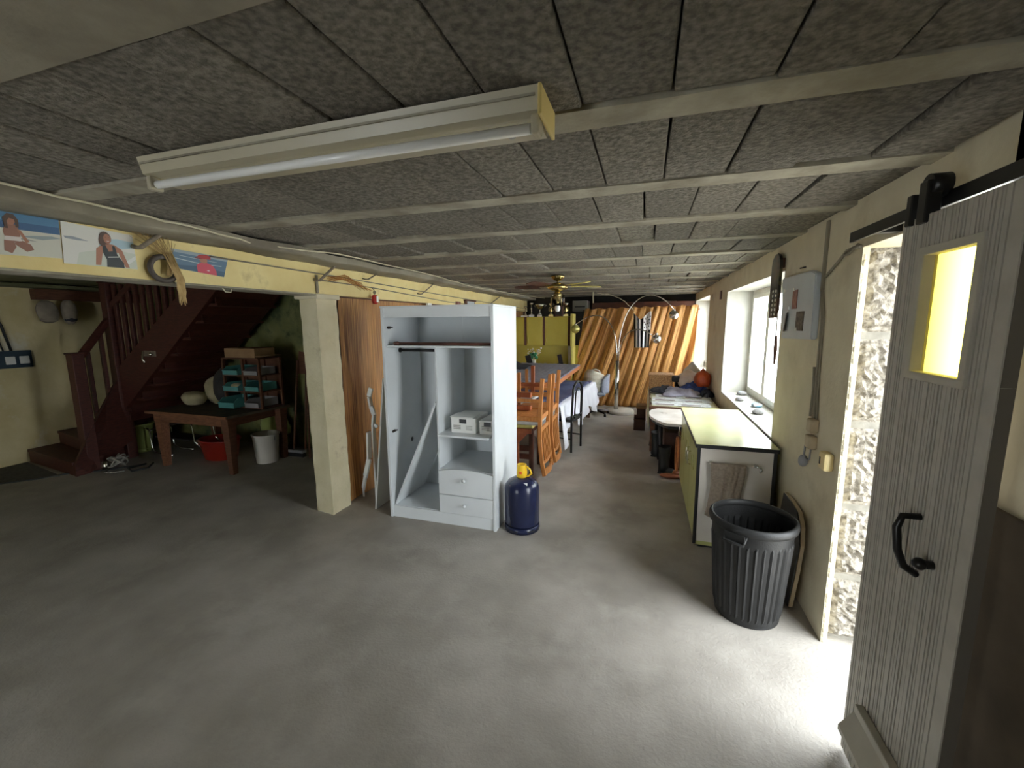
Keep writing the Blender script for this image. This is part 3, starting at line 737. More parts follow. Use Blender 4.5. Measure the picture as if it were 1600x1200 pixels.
# drawers (upper one has an arched top edge)
mb = MB(); n = 10
pts = [(xm+0.006, 0.285), (X1-0.026, 0.285)] + [(X1-0.026+(xm+0.006-X1+0.026)*i/n, 0.478+0.045*math.sin(PI*(0.12+0.76*i/n))) for i in range(n+1)]
d1 = obj('drawer', mb.prism([(x, Y0+0.002, z) for x, z in pts], (0,0.016,0)), M['wardrobe'], t)
d2 = obj('drawer', MB().box(xm+0.006, X1-0.026, Y0+0.002, Y0+0.018, 0.112, 0.279, 0.002), M['wardrobe'], t)
for d, z in ((d1,0.435),(d2,0.205)):
    obj('knob', MB().lathe([(0.007,0),(0.007,-0.014),(0.016,-0.02),(0.018,-0.030),(0.011,-0.038),(0.001,-0.040)], (-1.445, Y0+0.002, z), 14, 'y'), M['wardrobe'], d)
for z in (1.745, 0.80):
    obj('hinge', MB().box(X0+0.024, X0+0.032, Y0+0.06, Y0+0.10, z-0.012, z+0.012, 0.002).tube([(X0+0.03,Y0+0.05,z),(X0+0.035,Y0+0.12,z)], 0.007, 6), M['hard'], t)
obj('hanging_rail', MB().tube([(X0+0.024,3.42,1.535),(xm-0.009,3.42,1.535)], 0.013), M['blackmetal'], t)
obj('rail_socket', MB().lathe([(0.022,0),(0.022,0.012)], (X0+0.024,3.42,1.535), 14, 'x'), M['black'], t)
obj('cable_hole', MB().lathe([(0.022,0),(0.022,0.001)], (X0+0.0245,3.57,0.64), 14, 'x'), M['black'], t)
tag(obj('curtain_pole', MB().tube([(-2.06,3.235,1.606),(-1.19,3.235,1.606)], 0.013, 10).lathe([(0.013,0),(0.02,-0.02),(0.016,-0.05),(0.005,-0.07)], (-2.06,3.235,1.606), 10, 'x'), M['darkwood'], at=(-1.6,3.235,1.6)),
    'dark brown turned pole lying on the top shelf of the white wardrobe', 'pole')
t = tag(obj('loose_panel', MB().box(-0.010, 0.010, 0, 0.52, 0, 1.08, 0.003, Matrix.Translation((-2.165, 3.215, 0.115)) @ Matrix.Rotation(math.radians(24.5), 4, 'Y')), M['wardrobe'], at=(-2.16,3.2,0.11)),
    'loose white panel leaning diagonally inside the left bay of the wardrobe', 'panel')
def carton(x0, x1, y0, y1, z0, z1, label):
    t = thing('cardboard_box', label, 'box', ((x0+x1)/2, (y0+y1)/2, z0))
    obj('box_body', MB().box(x0, x1, y0, y1, z0, z1, 0.002), M['paper'], t)
    obj('box_lid', MB().box(x0-0.004, x1+0.004, y0-0.004, y1+0.004, z1-0.012, z1+0.006, 0.002), M['paper'], t)
    obj('hand_hole', MB().box((x0+x1)/2-0.035, (x0+x1)/2+0.03, y0-0.0055, y0-0.0035, z1-0.042, z1-0.006), M['black'], t)
    mb = MB()
    for k in range(3): mb.box(x0+0.02, x0+0.09, y0-0.0012, y0, z0+0.035+k*0.014, z0+0.041+k*0.014)
    for k in range(4): mb.box(x1-0.09, x1-0.03, y0-0.0012, y0, z0+0.03+k*0.011, z0+0.034+k*0.011)
    obj('printed_lines', mb, M['greybox'], t)['kind'] = 'stuff'
carton(-1.605, -1.375, 3.28, 3.58, 0.824, 0.955, 'larger white cardboard box with open lid flap on the wardrobe middle shelf')
carton(-1.345, -1.19, 3.30, 3.56, 0.824, 0.935, 'smaller white cardboard box at the right end of the wardrobe middle shelf')
lid = tag(obj('box_flap', MB().box(-1.60, -1.385, 3.24, 3.42, 0.972, 0.976, 0, None), M['paper'], at=(-1.5,3.3,0.97)), 'white cardboard flap lying loose on top of the larger box', 'lid')

# white boards between pillar and wardrobe
t = tag(obj('tall_panel', MB().prism([(-2.44,3.27,0),(-2.425,3.27,0),(-2.33,3.36,1.27),(-2.345,3.36,1.27)], (0.0,0.42,0)), M['wardrobe'], at=(-2.4,3.4,0)),
    'tall white panel standing on edge between the pillar and the wardrobe', 'panel')
mb = MB(); rr = []
pts = [(-2.74,3.50,0.02),(-2.68,3.42,0.12),(-2.60,3.36,0.28),(-2.52,3.33,0.48),(-2.50,3.32,0.75)]
for i in range(len(pts)-1): mb.bar(pts[i], pts[i+1], 0.018, 0.055)
tag(obj('bent_plank', mb, M['wardrobe'], at=(-2.6,3.35,0)), 'curved white slat standing on the floor beside the pillar', 'slat')
mb = MB(); pts = [(-2.52,3.42,1.16),(-2.545,3.42,1.08),(-2.53,3.42,0.98),(-2.50,3.42,0.90),(-2.515,3.42,0.80)]
for i in range(len(pts)-1): mb.bar(pts[i], pts[i+1], 0.02, 0.045)
mb.bar((-2.505,3.42,0.80),(-2.47,3.42,0.78),0.018,0.03).bar((-2.515,3.42,0.0),(-2.515,3.42,0.81),0.018,0.05)
tag(obj('notched_plank', mb, M['wardrobe'], at=(-2.52,3.42,0)), 'shaped white upright slat with notched top behind the tall panel', 'slat')

# ================================================================== GAS BOTTLE
gx, gy = -0.972, 3.33
t = thing('gas_cylinder', 'dark blue gas cylinder with yellow cap beside the wardrobe', 'gas cylinder', (gx, gy, 0))
R = 0.150
mb = MB().lathe([(R-0.012,0.045),(R,0.07),(R,0.36),(R-0.006,0.395),(R-0.03,0.43),(R-0.075,0.455),(0.045,0.465),(0.001,0.467)], (gx,gy,0), 48)
obj('tank', mb, M['navy'], t)
mb = MB().lathe([(R-0.004,0.0),(R+0.001,0.0),(R+0.001,0.05),(R-0.004,0.05)], (gx,gy,0), 48)
obj('foot_ring', mb, M['navy'], t)
for k in range(6):
    a = k*PI/3+0.3; mb = MB().box(-0.035, 0.035, -0.002, 0.004, 0.018, 0.03, 0, Matrix.Translation((gx+(R+0.0)*math.cos(a), gy+(R+0.0)*math.sin(a), 0)) @ Matrix.Rotation(a+PI/2, 4, 'Z')); obj('ring_slot', mb, M['black'], t)
cap = obj('valve_cap', MB().lathe([(0.044,0.455),(0.046,0.50),(0.040,0.565),(0.040,0.575),(0.030,0.575),(0.030,0.55)], (gx,gy,0), 24), M['yellow'], t, 'bright yellow plastic cap')
obj('cap_handle', MB().tube([(gx+0.035,gy-0.01,0.57),(gx+0.075,gy-0.012,0.54),(gx+0.088,gy-0.012,0.505),(gx+0.06,gy-0.01,0.478),(gx+0.02,gy-0.01,0.47)], 0.008, 8), M['yellow'], cap)
obj('cap_label', MB().box(gx-0.012, gx+0.012, gy-0.0475, gy-0.0455, 0.500, 0.524, 0, None), M['orange'], cap)
Rl = Matrix.Translation((gx, gy, 0.443)) @ Matrix.Rotation(math.radians(8), 4, 'Z')
obj('label', MB().box(0.0, 0.07, -0.0015, 0.0015, -0.011, 0.011, 0, Matrix.Translation((gx+0.005, gy-0.105, 0.434)) @ Matrix.Rotation(math.radians(12), 4, 'Z') @ Matrix.Rotation(math.radians(-50), 4, 'X')), M['paper'], t)
obj('label', MB().box(-0.016, 0.016, -0.0015, 0.0015, -0.016, 0.016, 0, Matrix.Translation((gx-0.055, gy-0.112, 0.415)) @ Matrix.Rotation(math.radians(-20), 4, 'Z') @ Matrix.Rotation(math.radians(-40), 4, 'X') @ Matrix.Rotation(PI/4, 4, 'Y')), M['pink'], t)
#PART2
# ================================================================== PICTURES ON THE BEAM
XB = LB + 0.004
def ell(cy, cz, ry, rz, n=18, a0=0.0):
    return [(cy + ry*math.cos(2*PI*k/n)*math.cos(a0) - rz*math.sin(2*PI*k/n)*math.sin(a0), cz + ry*math.cos(2*PI*k/n)*math.sin(a0) + rz*math.sin(2*PI*k/n)*math.cos(a0)) for k in range(n)]
def picture(label, corners, layers):
    "flat print: layers of (colour, polygon in 0..1 picture coordinates) one on the other, each a hair thicker"
    (a, b, c, d) = [Vector((0, p[0], p[1])) for p in corners]      # top-left, top-right, bottom-right, bottom-left
    def P(u, v, x):
        q = (a*(1-u) + b*u)*v + (d*(1-u) + c*u)*(1-v); q.x = x; return q
    cy, cz = (a.y+b.y)/2, (a.z+d.z)/2
    t = thing('photo_print', label, 'photo', (XB, cy, cz), 'large beach photo prints on the yellow beam')
    mb = MB(); mb.prism([P(0,0,XB), P(1,0,XB), P(1,1,XB), P(0,1,XB)], (0.002,0,0))
    obj('paper', mb, M['paper'], t)
    mb = MB(); ms = []
    for i, (col, poly) in enumerate(layers):
        nm = 'print_%d_%d_%d' % col
        m = mat(nm, col, rough=0.45)
        if m not in ms: ms.append(m)
        mb.poly([P(min(1,max(0,u)), min(1,max(0,v)), XB+0.0025+0.0002*i) for u, v in poly], ms.index(m))
    obj('print', mb, ms, t, recalc=False)
SKY=(120,160,190); SEA=(58,96,136); SAND=(206,204,190); SAND2=(190,194,184); SKIN=(150,104,84); SKIN2=(172,118,92); HAIR=(84,62,48)
picture('beach photo of a person with long brown hair kneeling on pale sand', [(1.03,2.282),(1.367,2.292),(1.361,2.108),(1.03,2.09)], [
    (SAND, [(0,0),(1,0),(1,1),(0,1)]), (SEA, [(0,0.66),(0.4,0.62),(1,0.60),(1,1),(0,1)]), ((78,126,164), [(0,0.80),(1,0.78),(1,1),(0,1)]),
    ((150,160,160), [(0.55,0.46),(0.8,0.42),(1,0.50),(0.9,0.54),(0.7,0.50)]), ((140,140,136), [(0.5,0.40),(0.75,0.36),(0.62,0.42)]),
    (SKIN, [(0.437,0.30),(0.549,0.30),(0.586,0.55),(0.549,0.72),(0.450,0.74),(0.412,0.55)]), (SKIN, [(0.400,0.10),(0.474,0.04),(0.524,0.20),(0.499,0.36),(0.412,0.34)]),
    (SKIN, [(0.499,0.28),(0.623,0.10),(0.698,0.16),(0.673,0.28),(0.586,0.36)]), ((220,210,204), [(0.425,0.34),(0.586,0.34),(0.574,0.44),(0.425,0.44)]),
    (SKIN2, [(0.549,0.62),(0.586,0.60),(0.660,0.34),(0.623,0.30)]), (SKIN2, ell(0.50,0.80,0.04,0.10)), (HAIR, [(0.437,0.62),(0.425,0.86),(0.474,0.97),(0.536,0.96),(0.574,0.84),(0.574,0.66),(0.543,0.66),(0.536,0.84),(0.487,0.86),(0.462,0.78),(0.468,0.62)])])
picture('beach photo of a smiling person in a dark tank top sitting on pale sand', [(1.373,2.287),(1.674,2.274),(1.680,2.092),(1.363,2.086)], [
    ((222,220,212), [(0,0),(1,0),(1,1),(0,1)]), ((178,204,214), [(0.42,0.0),(0.7,0.5),(1,0.62),(1,0.78),(0.75,0.80),(0.5,0.72)]), ((206,210,196), [(0.15,0),(1,0),(1,0.45),(0.6,0.5),(0.2,0.3)]),
    ((150,156,162), [(0.02,0.66),(0.14,0.68),(0.34,0.62),(0.2,0.60),(0.04,0.61)]), ((226,226,220), [(0.86,0.1),(1,0.3),(1,0.4),(0.84,0.2)]),
    (SKIN2, [(0.40,0.03),(0.47,0.03),(0.52,0.42),(0.50,0.56),(0.43,0.46)]), (SKIN2, [(0.44,0.46),(0.53,0.60),(0.60,0.64),(0.70,0.62),(0.79,0.52),(0.80,0.44),(0.47,0.36)]), (SKIN2, [(0.72,0.58),(0.80,0.50),(0.88,0.02),(0.82,0.02),(0.76,0.30)]),
    ((46,52,54), [(0.55,0.0),(0.80,0.0),(0.80,0.14),(0.72,0.36),(0.70,0.58),(0.66,0.60),(0.66,0.44),(0.60,0.42),(0.56,0.60),(0.52,0.58),(0.52,0.36),(0.56,0.20)]), ((200,200,190), [(0.58,0.25),(0.74,0.29),(0.74,0.32),(0.58,0.28)]),
    ((88,66,56), ell(0.575,0.78,0.085,0.17)), ((96,72,60), ell(0.525,0.68,0.05,0.14)), (SKIN2, ell(0.60,0.76,0.055,0.13)), ((238,228,222), [(0.58,0.70),(0.63,0.71),(0.61,0.685)]), ((60,44,40), [(0.565,0.80),(0.585,0.805),(0.585,0.79)]), ((60,44,40), [(0.61,0.805),(0.63,0.81),(0.63,0.795)])])
picture('small sea photo of a child in red cap and pink hooded top', [(1.868,2.237),(2.235,2.229),(2.192,2.10),(1.91,2.122)], [
    ((88,116,138), [(0,0),(1,0),(1,1),(0,1)]), ((150,162,170), [(0,0.86),(1,0.80),(1,1),(0,1)]), ((64,92,116), [(0,0),(0.6,0.05),(1,0.0),(1,0.25),(0.4,0.32),(0,0.2)]), ((184,196,200), [(0.0,0.52),(0.5,0.44),(0.9,0.50),(0.9,0.53),(0.5,0.48),(0,0.57)]), ((176,190,196), [(0.1,0.70),(0.8,0.66),(0.8,0.68),(0.1,0.73)]),
    ((204,76,92), [(0.38,0.0),(0.82,0.0),(0.80,0.22),(0.72,0.46),(0.60,0.56),(0.46,0.52),(0.38,0.36)]), ((230,214,216), [(0.58,0.17),(0.63,0.21),(0.66,0.17),(0.62,0.14)]), (SKIN2, ell(0.53,0.66,0.075,0.15)), ((168,44,44), [(0.40,0.78),(0.46,0.92),(0.58,0.97),(0.66,0.92),(0.67,0.76),(0.52,0.74)]), ((120,36,40), [(0.36,0.76),(0.50,0.76),(0.50,0.71),(0.38,0.72)])])
# straw bundle held in a rubber ring on a hook
t = thing('dried_grass', 'bundle of dry grass stalks tied at the beam and hanging below its edge', 'dried grass', (LB, 1.82, 2.1))
rr = random.Random(5)
for nm, n, f in (('stalk', 26, 0), ('ear', 9, 1)):
    mb = MB()
    for k in range(n):
        if f == 0:
            a = Vector((LB+0.03+rr.uniform(0,0.02), 1.64+0.24*k/26, 2.325-abs(k-13)*0.003-rr.uniform(0,0.03))); b = Vector((LB+0.045, 1.825+rr.uniform(-0.012,0.012), 2.17)); c = Vector((LB+0.05, 1.80+rr.uniform(0.0,0.06), 2.07))
            mb.tube([a, (a+b)/2+Vector((0.004,rr.uniform(-.01,.01),0)), b, c], 0.0016, 4)
        else:
            a = Vector((LB+0.05, 1.80+rr.uniform(-0.01,0.04), 2.20)); b = Vector((LB+0.065, 1.855+rr.uniform(-0.02,0.03), 2.05)); c = Vector((LB+0.06, 1.862+rr.uniform(-0.028,0.03), 1.92-rr.uniform(-0.03,0.03)))
            mb.tube([a, b, (b+c)/2+Vector((0,rr.uniform(-.012,.012),0)), c], [0.004,0.007,0.011,0.003], 5)
    o = obj(nm, mb, M['straw'], t); o['kind'] = 'stuff'
t = tag(obj('rubber_ring', MB().tube([(LB+0.035+0.008*math.cos(a), 1.798+0.066*math.cos(a), 2.108+0.068*math.sin(a)) for a in [2*PI*k/32 for k in range(32)]], 0.0155, 8, closed=True), M['ring'], at=(LB+0.03,1.8,2.1)),
        'dark brown rubber ring hanging on the yellow beam around the dried grass', 'ring')
# bent steel hooks between beam and ceiling
hk = [((2.207,1.675),(2.34,1.835),0.013,'first steel hook on the yellow beam beside the photo of the dark tank top'),
      ((2.15,3.02),(2.33,3.26),0.011,'steel hook on the beam directly above the pillar'),
      ((2.222,3.69),(2.33,3.92),0.007,'thin steel hook on the beam just beyond the pillar'),
      ((2.14,4.75),(2.33,5.15),0.007,'thin steel hook on the beam above the left of the white wardrobe'),
      ((2.10,7.15),(2.33,7.9),0.009,'farthest steel hook on the beam, right of the picture above the wardrobe')]
for (z0, y0), (z1, y1), r, lb in hk:
    tag(obj('beam_hook', MB().tube([(LB, y0-0.004, z0+0.01),(LB+0.03, y0-0.004, z0+0.002),(LB+0.06, y0, z0),(LB+0.065, (y0+y1)/2, (z0+z1)/2),(LB+0.07, y1, z1)], r, 6), M['rust'], at=(LB,y0,z0)), lb, 'hook', 'bent steel hooks along the yellow beam')
def wavy(pts, n, amp, seed):
    rr = random.Random(seed); out = []
    for i in range(len(pts)-1):
        a, b = Vector(pts[i]), Vector(pts[i+1])
        for k in range(n): 
            q = a.lerp(b, k/n); out.append(q + Vector((0, 0, 1))*rr.uniform(-amp, amp) + Vector((rr.uniform(-amp,amp)*0.6,0,0)))
    out.append(Vector(pts[-1])); return out
tag(obj('ceiling_cable', MB().tube(wavy([(-2.40,-0.4,2.325),(-2.40,1.04,2.325),(-2.42,1.5,2.325),(-2.45,1.88,2.32),(-2.54,2.32,2.32),(-2.36,2.88,2.33),(-2.39,4.57,2.33),(-2.50,5.87,2.32),(-2.46,7.83,2.325),(-2.2,9.4,2.32)], 5, 0.006, 3), 0.0055, 6), M['cable'], at=(-2.4,4,2.33)),
    'long cream cable sagging along the ceiling above the yellow beam', 'cable')
tag(obj('pipe', MB().tube([(LB+0.018,2.1,2.222),(LB+0.018,3.1,2.214),(LB+0.018,3.82,2.20),(LB+0.018,5.62,2.165),(LB+0.018,7.6,2.13),(LB+0.018,9.7,2.10)], 0.0055, 6), M['cablegrey'], at=(LB,5,2.2)),
    'upper of the two thin pipes running along the yellow beam', 'pipe')
tag(obj('pipe', MB().tube([(LB+0.018,3.05,2.16),(LB+0.018,3.82,2.15),(LB+0.018,5.6,2.08),(LB+0.018,7.6,2.07),(LB+0.018,9.7,2.06)], 0.0055, 6).tube([(LB+0.018,3.03,2.20),(LB+0.014,3.035,2.08),(LB+0.018,3.03,2.05)], 0.012, 6), M['cablegrey'], at=(LB,5,2.1)),
    'lower of the two thin pipes running along the yellow beam', 'pipe')
rr = random.Random(8); mb = MB()
for k in range(16):
    y = 3.14+rr.uniform(0,0.1); mb.tube([(LB+0.02,y,2.17+rr.uniform(-.01,.03)),(LB+0.04,y+0.18,2.21+rr.uniform(-.03,.03)),(LB+0.03,y+0.34+rr.uniform(0,0.3),2.15+rr.uniform(-.04,.04))], 0.002, 4)
o = tag(obj('twig_bundle', mb, mat('brown_straw', (176,120,60), rough=0.8), at=(LB,3.3,2.18)), 'wisp of brown dry twigs tucked behind the pipes above the pillar', 'twigs'); o['kind'] = 'stuff'
t = thing('red_lantern', 'small red lantern with paper insert hung from the pipes before the reed panel', 'lantern', (LB+0.05, 3.80, 2.05))
obj('lantern_glass', MB().lathe([(0.02,2.075),(0.03,2.06),(0.032,2.01),(0.026,1.985),(0.001,1.98)], (LB+0.05,3.80,0), 14), M['red'], t)
obj('insert', MB().box(LB+0.078, LB+0.084, 3.785, 3.815, 2.00, 2.06), M['paper'], t)
obj('hook_wire', MB().tube([(LB+0.05,3.80,2.075),(LB+0.05,3.80,2.12),(LB+0.02,3.80,2.15)], 0.004, 6).ball((LB+0.05,3.80,2.10),0.018,8), M['cablegrey'], t)
tag(obj('timer_box', MB().box(LB+0.005, LB+0.04, 4.95, 5.05, 1.985, 2.04, 0.004).box(LB+0.04, LB+0.046, 4.98, 5.02, 2.0, 2.03), M['paper'], at=(LB,5,2.0)), 'small white switch box under the pipes above the left of the wardrobe', 'switch box')
tag(obj('wall_block', MB().box(LB+0.002, LB+0.04, 5.85, 5.97, 2.04, 2.10, 0.004), M['photored'], at=(LB,5.9,2.05)), 'small reddish block on the beam above the middle of the wardrobe', 'block')
t = thing('small_picture', 'small brown framed picture on the beam above the right of the wardrobe', 'picture', (LB, 6.3, 2.07))
obj('frame', MB().box(LB+0.002, LB+0.03, 6.17, 6.55, 2.03, 2.13, 0.004).box(LB+0.002, LB+0.05, 6.15, 6.57, 2.125, 2.145), M['brownwood'], t)
obj('pane', MB().box(LB+0.03, LB+0.034, 6.24, 6.52, 2.04, 2.12), M['magnetboard'], t)
tag(obj('small_hook', MB().tube([(LB-0.03,2.20,2.03),(LB-0.03,2.22,2.005),(LB-0.03,2.26,2.005),(LB-0.03,2.27,2.03)], 0.004, 6), M['cable'], at=(LB,2.23,2.0)), 'small white hook under the beam edge beneath the child photo', 'hook')

# reed panel fixed on the partition beside the pillar
def fn(u, v):
    y = 3.33 + u*6.3; z = 0.01 + v*2.015
    return Vector((-2.768 + 0.012*math.sin(y*14) + 0.004*math.sin(y*37), y, z))
mb = MB(); mb.grid(fn, 240, 2, uvs=(6.3, 2.0))
tag(obj('reed_matting', mb, M['reed2'], at=(-2.77,5,0)), 'brown reed matting covering the partition behind the wardrobe', 'reed matting')

# ================================================================== STAIRS
t = thing('staircase', 'dark red wooden quarter-turn staircase with balusters in the left annex', 'staircase', (-6.6, 3.7, 0))
W = M['stairwood']
s1 = [[(-7.74,3.18),(-6.44,2.99),(-6.44,3.30),(-7.74,3.52)], [(-7.74,3.50),(-6.50,3.24),(-6.60,3.62),(-7.74,4.02)], [(-7.74,4.0),(-6.62,3.58),(-6.66,3.72),(-7.1,4.60),(-7.74,4.60)], [(-7.1,4.60),(-6.66,3.68),(-6.55,3.68),(-6.55,4.60)]]
for i, p in enumerate(s1):
    z = 0.17*(i+1)
    tr = obj('tread', MB().prism([(x, y, z-0.035) for x, y in p], (0,0,0.035)), W, t)
    cx = sum(q[0] for q in p)/len(p); cy = sum(q[1] for q in p)/len(p)
    obj('riser', MB().prism([(cx+(x-cx)*0.985, cy+(y-cy)*0.93, 0.0 if i < 2 else z-0.17) for x, y in p], (0,0,z-0.036) if i < 2 else (0,0,0.134)), W, t)
for k in range(8):
    x = -6.55 + k*0.245; z = 0.83 + k*0.2
    if z > 2.3: break
    obj('tread', MB().box(x, x+0.29, 3.72, 4.55, z-0.03, z), W, t)
    obj('riser', MB().box(x+0.0, x+0.018, 3.73, 4.54, z-0.2, z-0.031), W, t)
sl = 0.81
def band(y, y1, x0, x1):
    return [(x0, y, 0.62+sl*(x0+6.64)), (x1, y, 0.62+sl*(x1+6.64)), (x1, y, 1.20+0.72*(x1+6.64)+0.0), (x0, y, 1.20+0.72*(x0+6.64))], (0, y1-y, 0)
p, v = band(3.67, 3.72, -6.66, -4.72); obj('stringer', MB().prism(p, v), W, t)
p, v = band(4.55, 4.60, -6.66, -4.55); obj('stringer', MB().prism(p, v), W, t)
obj('soffit', MB().prism([(-6.66,3.72,0.61),(-4.50,3.72,0.61+sl*2.16),(-4.50,3.72,0.63+sl*2.16),(-6.66,3.72,0.63)], (0,0.84,0)), M['darkwood'], t)
obj('stringer', MB().prism([(-6.44,3.0,0.0),(-6.44,3.13,0.0),(-6.60,3.70,0.25),(-6.66,3.70,1.15),(-6.46,3.26,0.62),(-6.44,3.0,0.14)], (0.035,0,0)), W, t)
def newel(x, y, z0, z1, s=0.115):
    o = obj('newel_post', MB().box(x-s/2, x+s/2, y-s/2, y+s/2, z0, z1, 0.008), W, t)
    obj('newel_cap', MB().box(x-s/2-0.01, x+s/2+0.01, y-s/2-0.01, y+s/2+0.01, z1, z1+0.02, 0.006), W, o)
newel(-6.49, 3.20, 0.0, 1.445, 0.12); newel(-6.64, 3.70, 0.0, CE-0.04, 0.12)
obj('handrail', MB().bar((-6.50,3.26,1.42),(-6.63,3.66,1.86),0.055,0.075,0.01), W, t)
for f in (0.28, 0.68):
    x = -6.50-0.13*f; y = 3.22+0.45*f
    obj('baluster', MB().box(x-0.02, x+0.02, y-0.02, y+0.02, 0.40+0.3*f, 1.40+0.44*f, 0.004), W, t)
for k in range(10):
    x = -6.50 + k*0.128
    zt = CE-0.06
    obj('baluster', MB().box(x-0.027, x+0.027, 3.675, 3.712, 1.18+0.72*(x+6.64), zt, 0.004), W, t)
obj('handrail', MB().bar((-6.6,3.69,2.02),(-6.1,3.69,2.33),0.05,0.07,0.01), W, t)
t = thing('door_latch', 'small steel latch plate and hook screwed on the staircase stringer', 'latch', (-5.95, 3.66, 1.42))
obj('plate', MB().box(-6.05,-5.84,3.655,3.669,1.395,1.465,0.003), M['rust'], t)
obj('hook', MB().tube([(-6.05,3.65,1.46),(-6.055,3.64,1.36),(-6.02,3.64,1.31)], 0.014, 6), M['silver'], t)
obj('knob', MB().ball((-5.88,3.63,1.425), 0.024, 10), M['silver'], t)

# ================================================================== LEFT WALL THINGS
XL = -7.75
tag(obj('shelf_board', MB().box(XL, XL+0.12, 3.46, 4.70, 2.13, 2.27, 0.005), M['brownwood'], at=(XL,4,2.2)), 'dark wooden board fixed high on the left wall', 'board')
tag(obj('ledge', MB().box(XL, XL+0.3, 1.5, 4.70, 2.275, 2.315, 0.004), M['annexceil'], at=(XL,3,2.3)), 'greenish boxed ledge under the ceiling of the left annex', 'ledge')
for i, (y, w, h, c, lb) in enumerate(((3.52,0.115,0.15,'capcloth','left one of two grey cloth caps hung on the left wall board'), (3.74,0.085,0.17,'capcloth','right one of two grey cloth caps hung on the left wall board'))):
    q = thing('cloth_cap', lb, 'cap', (XL+0.1, y, 1.96), 'grey caps on the left wall')
    obj('crown', MB().ball((XL+0.19, y, 1.97), 1.0, 20, sx=0.07, sy=w, sz=h, noise=0.035, seed=i), M[c], q)
    obj('brim', MB().ball((XL+0.20, y, 1.87), 1.0, 16, sx=0.05, sy=w*0.8, sz=0.045, noise=0.02, seed=i+3), M['darkcloth'] if i else M[c], q)
t = thing('socket_board', 'blue grey board with two white sockets on the left wall', 'sockets', (XL, 3.2, 1.36))
obj('back_board', MB().box(XL, XL+0.03, 2.92, 3.37, 1.25, 1.47, 0.004), M['bluepanel'], t)
for y in (3.16, 3.29): obj('socket', MB().box(XL+0.03, XL+0.055, y-0.045, y+0.045, 1.30, 1.40, 0.008), M['paper'], t)
tag(obj('wall_conduit', MB().tube([(XL+0.02,3.19,1.47),(XL+0.02,3.14,1.8),(XL+0.02,3.02,2.13)], 0.014, 6).tube([(XL+0.02,3.12,1.47),(XL+0.02,3.06,1.8),(XL+0.02,2.96,2.1)], 0.008, 6), M['darkcable'], at=(XL,3.1,1.8)), 'dark cables rising from the socket board on the left wall', 'cable')
mb = MB()
for y, z in ((3.37, 0.86), (3.75, 0.52)): mb.lathe([(0.03,0),(0.028,0.004),(0.001,0.006)], (XL, y, z), 12, 'x', sx=1, sy=1)

# coil of cable, mat, rope heap on the floor
tag(obj('floor_cable', MB().tube([(-7.6,2.35,0.008),(-7.0,2.55,0.008),(-6.75,2.80,0.008),(-6.63,3.02,0.008),(-6.40,3.18,0.008),(-6.1,3.5,0.008)], 0.010, 6), M['darkcable'], at=(-6.8,2.8,0)), 'dark cable lying on the floor in front of the bottom stair', 'cable')
tag(obj('door_mat', MB().prism([(-7.7,2.45,0.002),(-6.95,2.60,0.002),(-6.62,2.95,0.002),(-7.7,3.14,0.002)], (0,0,0.012)), mat('dark_mat', (70,68,62), (88,86,78), 30, 0.95), at=(-7.3,2.8,0)), 'dark flat mat on the floor at the foot of the stairs', 'mat')
rr = random.Random(7); mb = MB()
for k in range(9):
    r = rr.uniform(0.05,0.105); cx = -6.24+rr.uniform(-0.05,0.05); cy = 3.33+rr.uniform(-0.04,0.04); tl = rr.uniform(0.2,0.9); ph = rr.uniform(0,6)
    mb.tube([(cx+r*math.cos(a), cy+r*math.sin(a)*math.cos(tl), 0.10+0.02*math.sin(k)+0.085*math.sin(a+ph)*(0.4+0.6*math.sin(tl))) for a in [2*PI*j/20 for j in range(20)]], 0.010, 6, closed=True)
mb.tube([(-6.28,3.25,0.02),(-6.2,3.16,0.012),(-6.12,3.2,0.012),(-6.05,3.28,0.012)], 0.009, 6)
tag(obj('rope_coil', mb, M['rope'], at=(-6.24,3.33,0)), 'tangled coil of grey rope on the floor beside the stairs', 'rope')
tag(obj('tin_can', MB().lathe([(0.045,0.0),(0.048,0.02),(0.045,0.1),(0.03,0.105),(0.001,0.106)], (-6.42,3.30,0), 20), M['silver'], at=(-6.42,3.3,0)), 'small pale tin standing at the foot of the staircase', 'tin')
tag(obj('black_hose', MB().tube([(-6.05,3.6,0.01),(-5.9,3.45,0.01),(-5.95,3.3,0.01),(-6.12,3.36,0.01),(-6.1,3.55,0.01)], 0.012, 6), M['darkcable'], at=(-6,3.5,0)), 'loop of black hose on the floor right of the rope coil', 'hose')

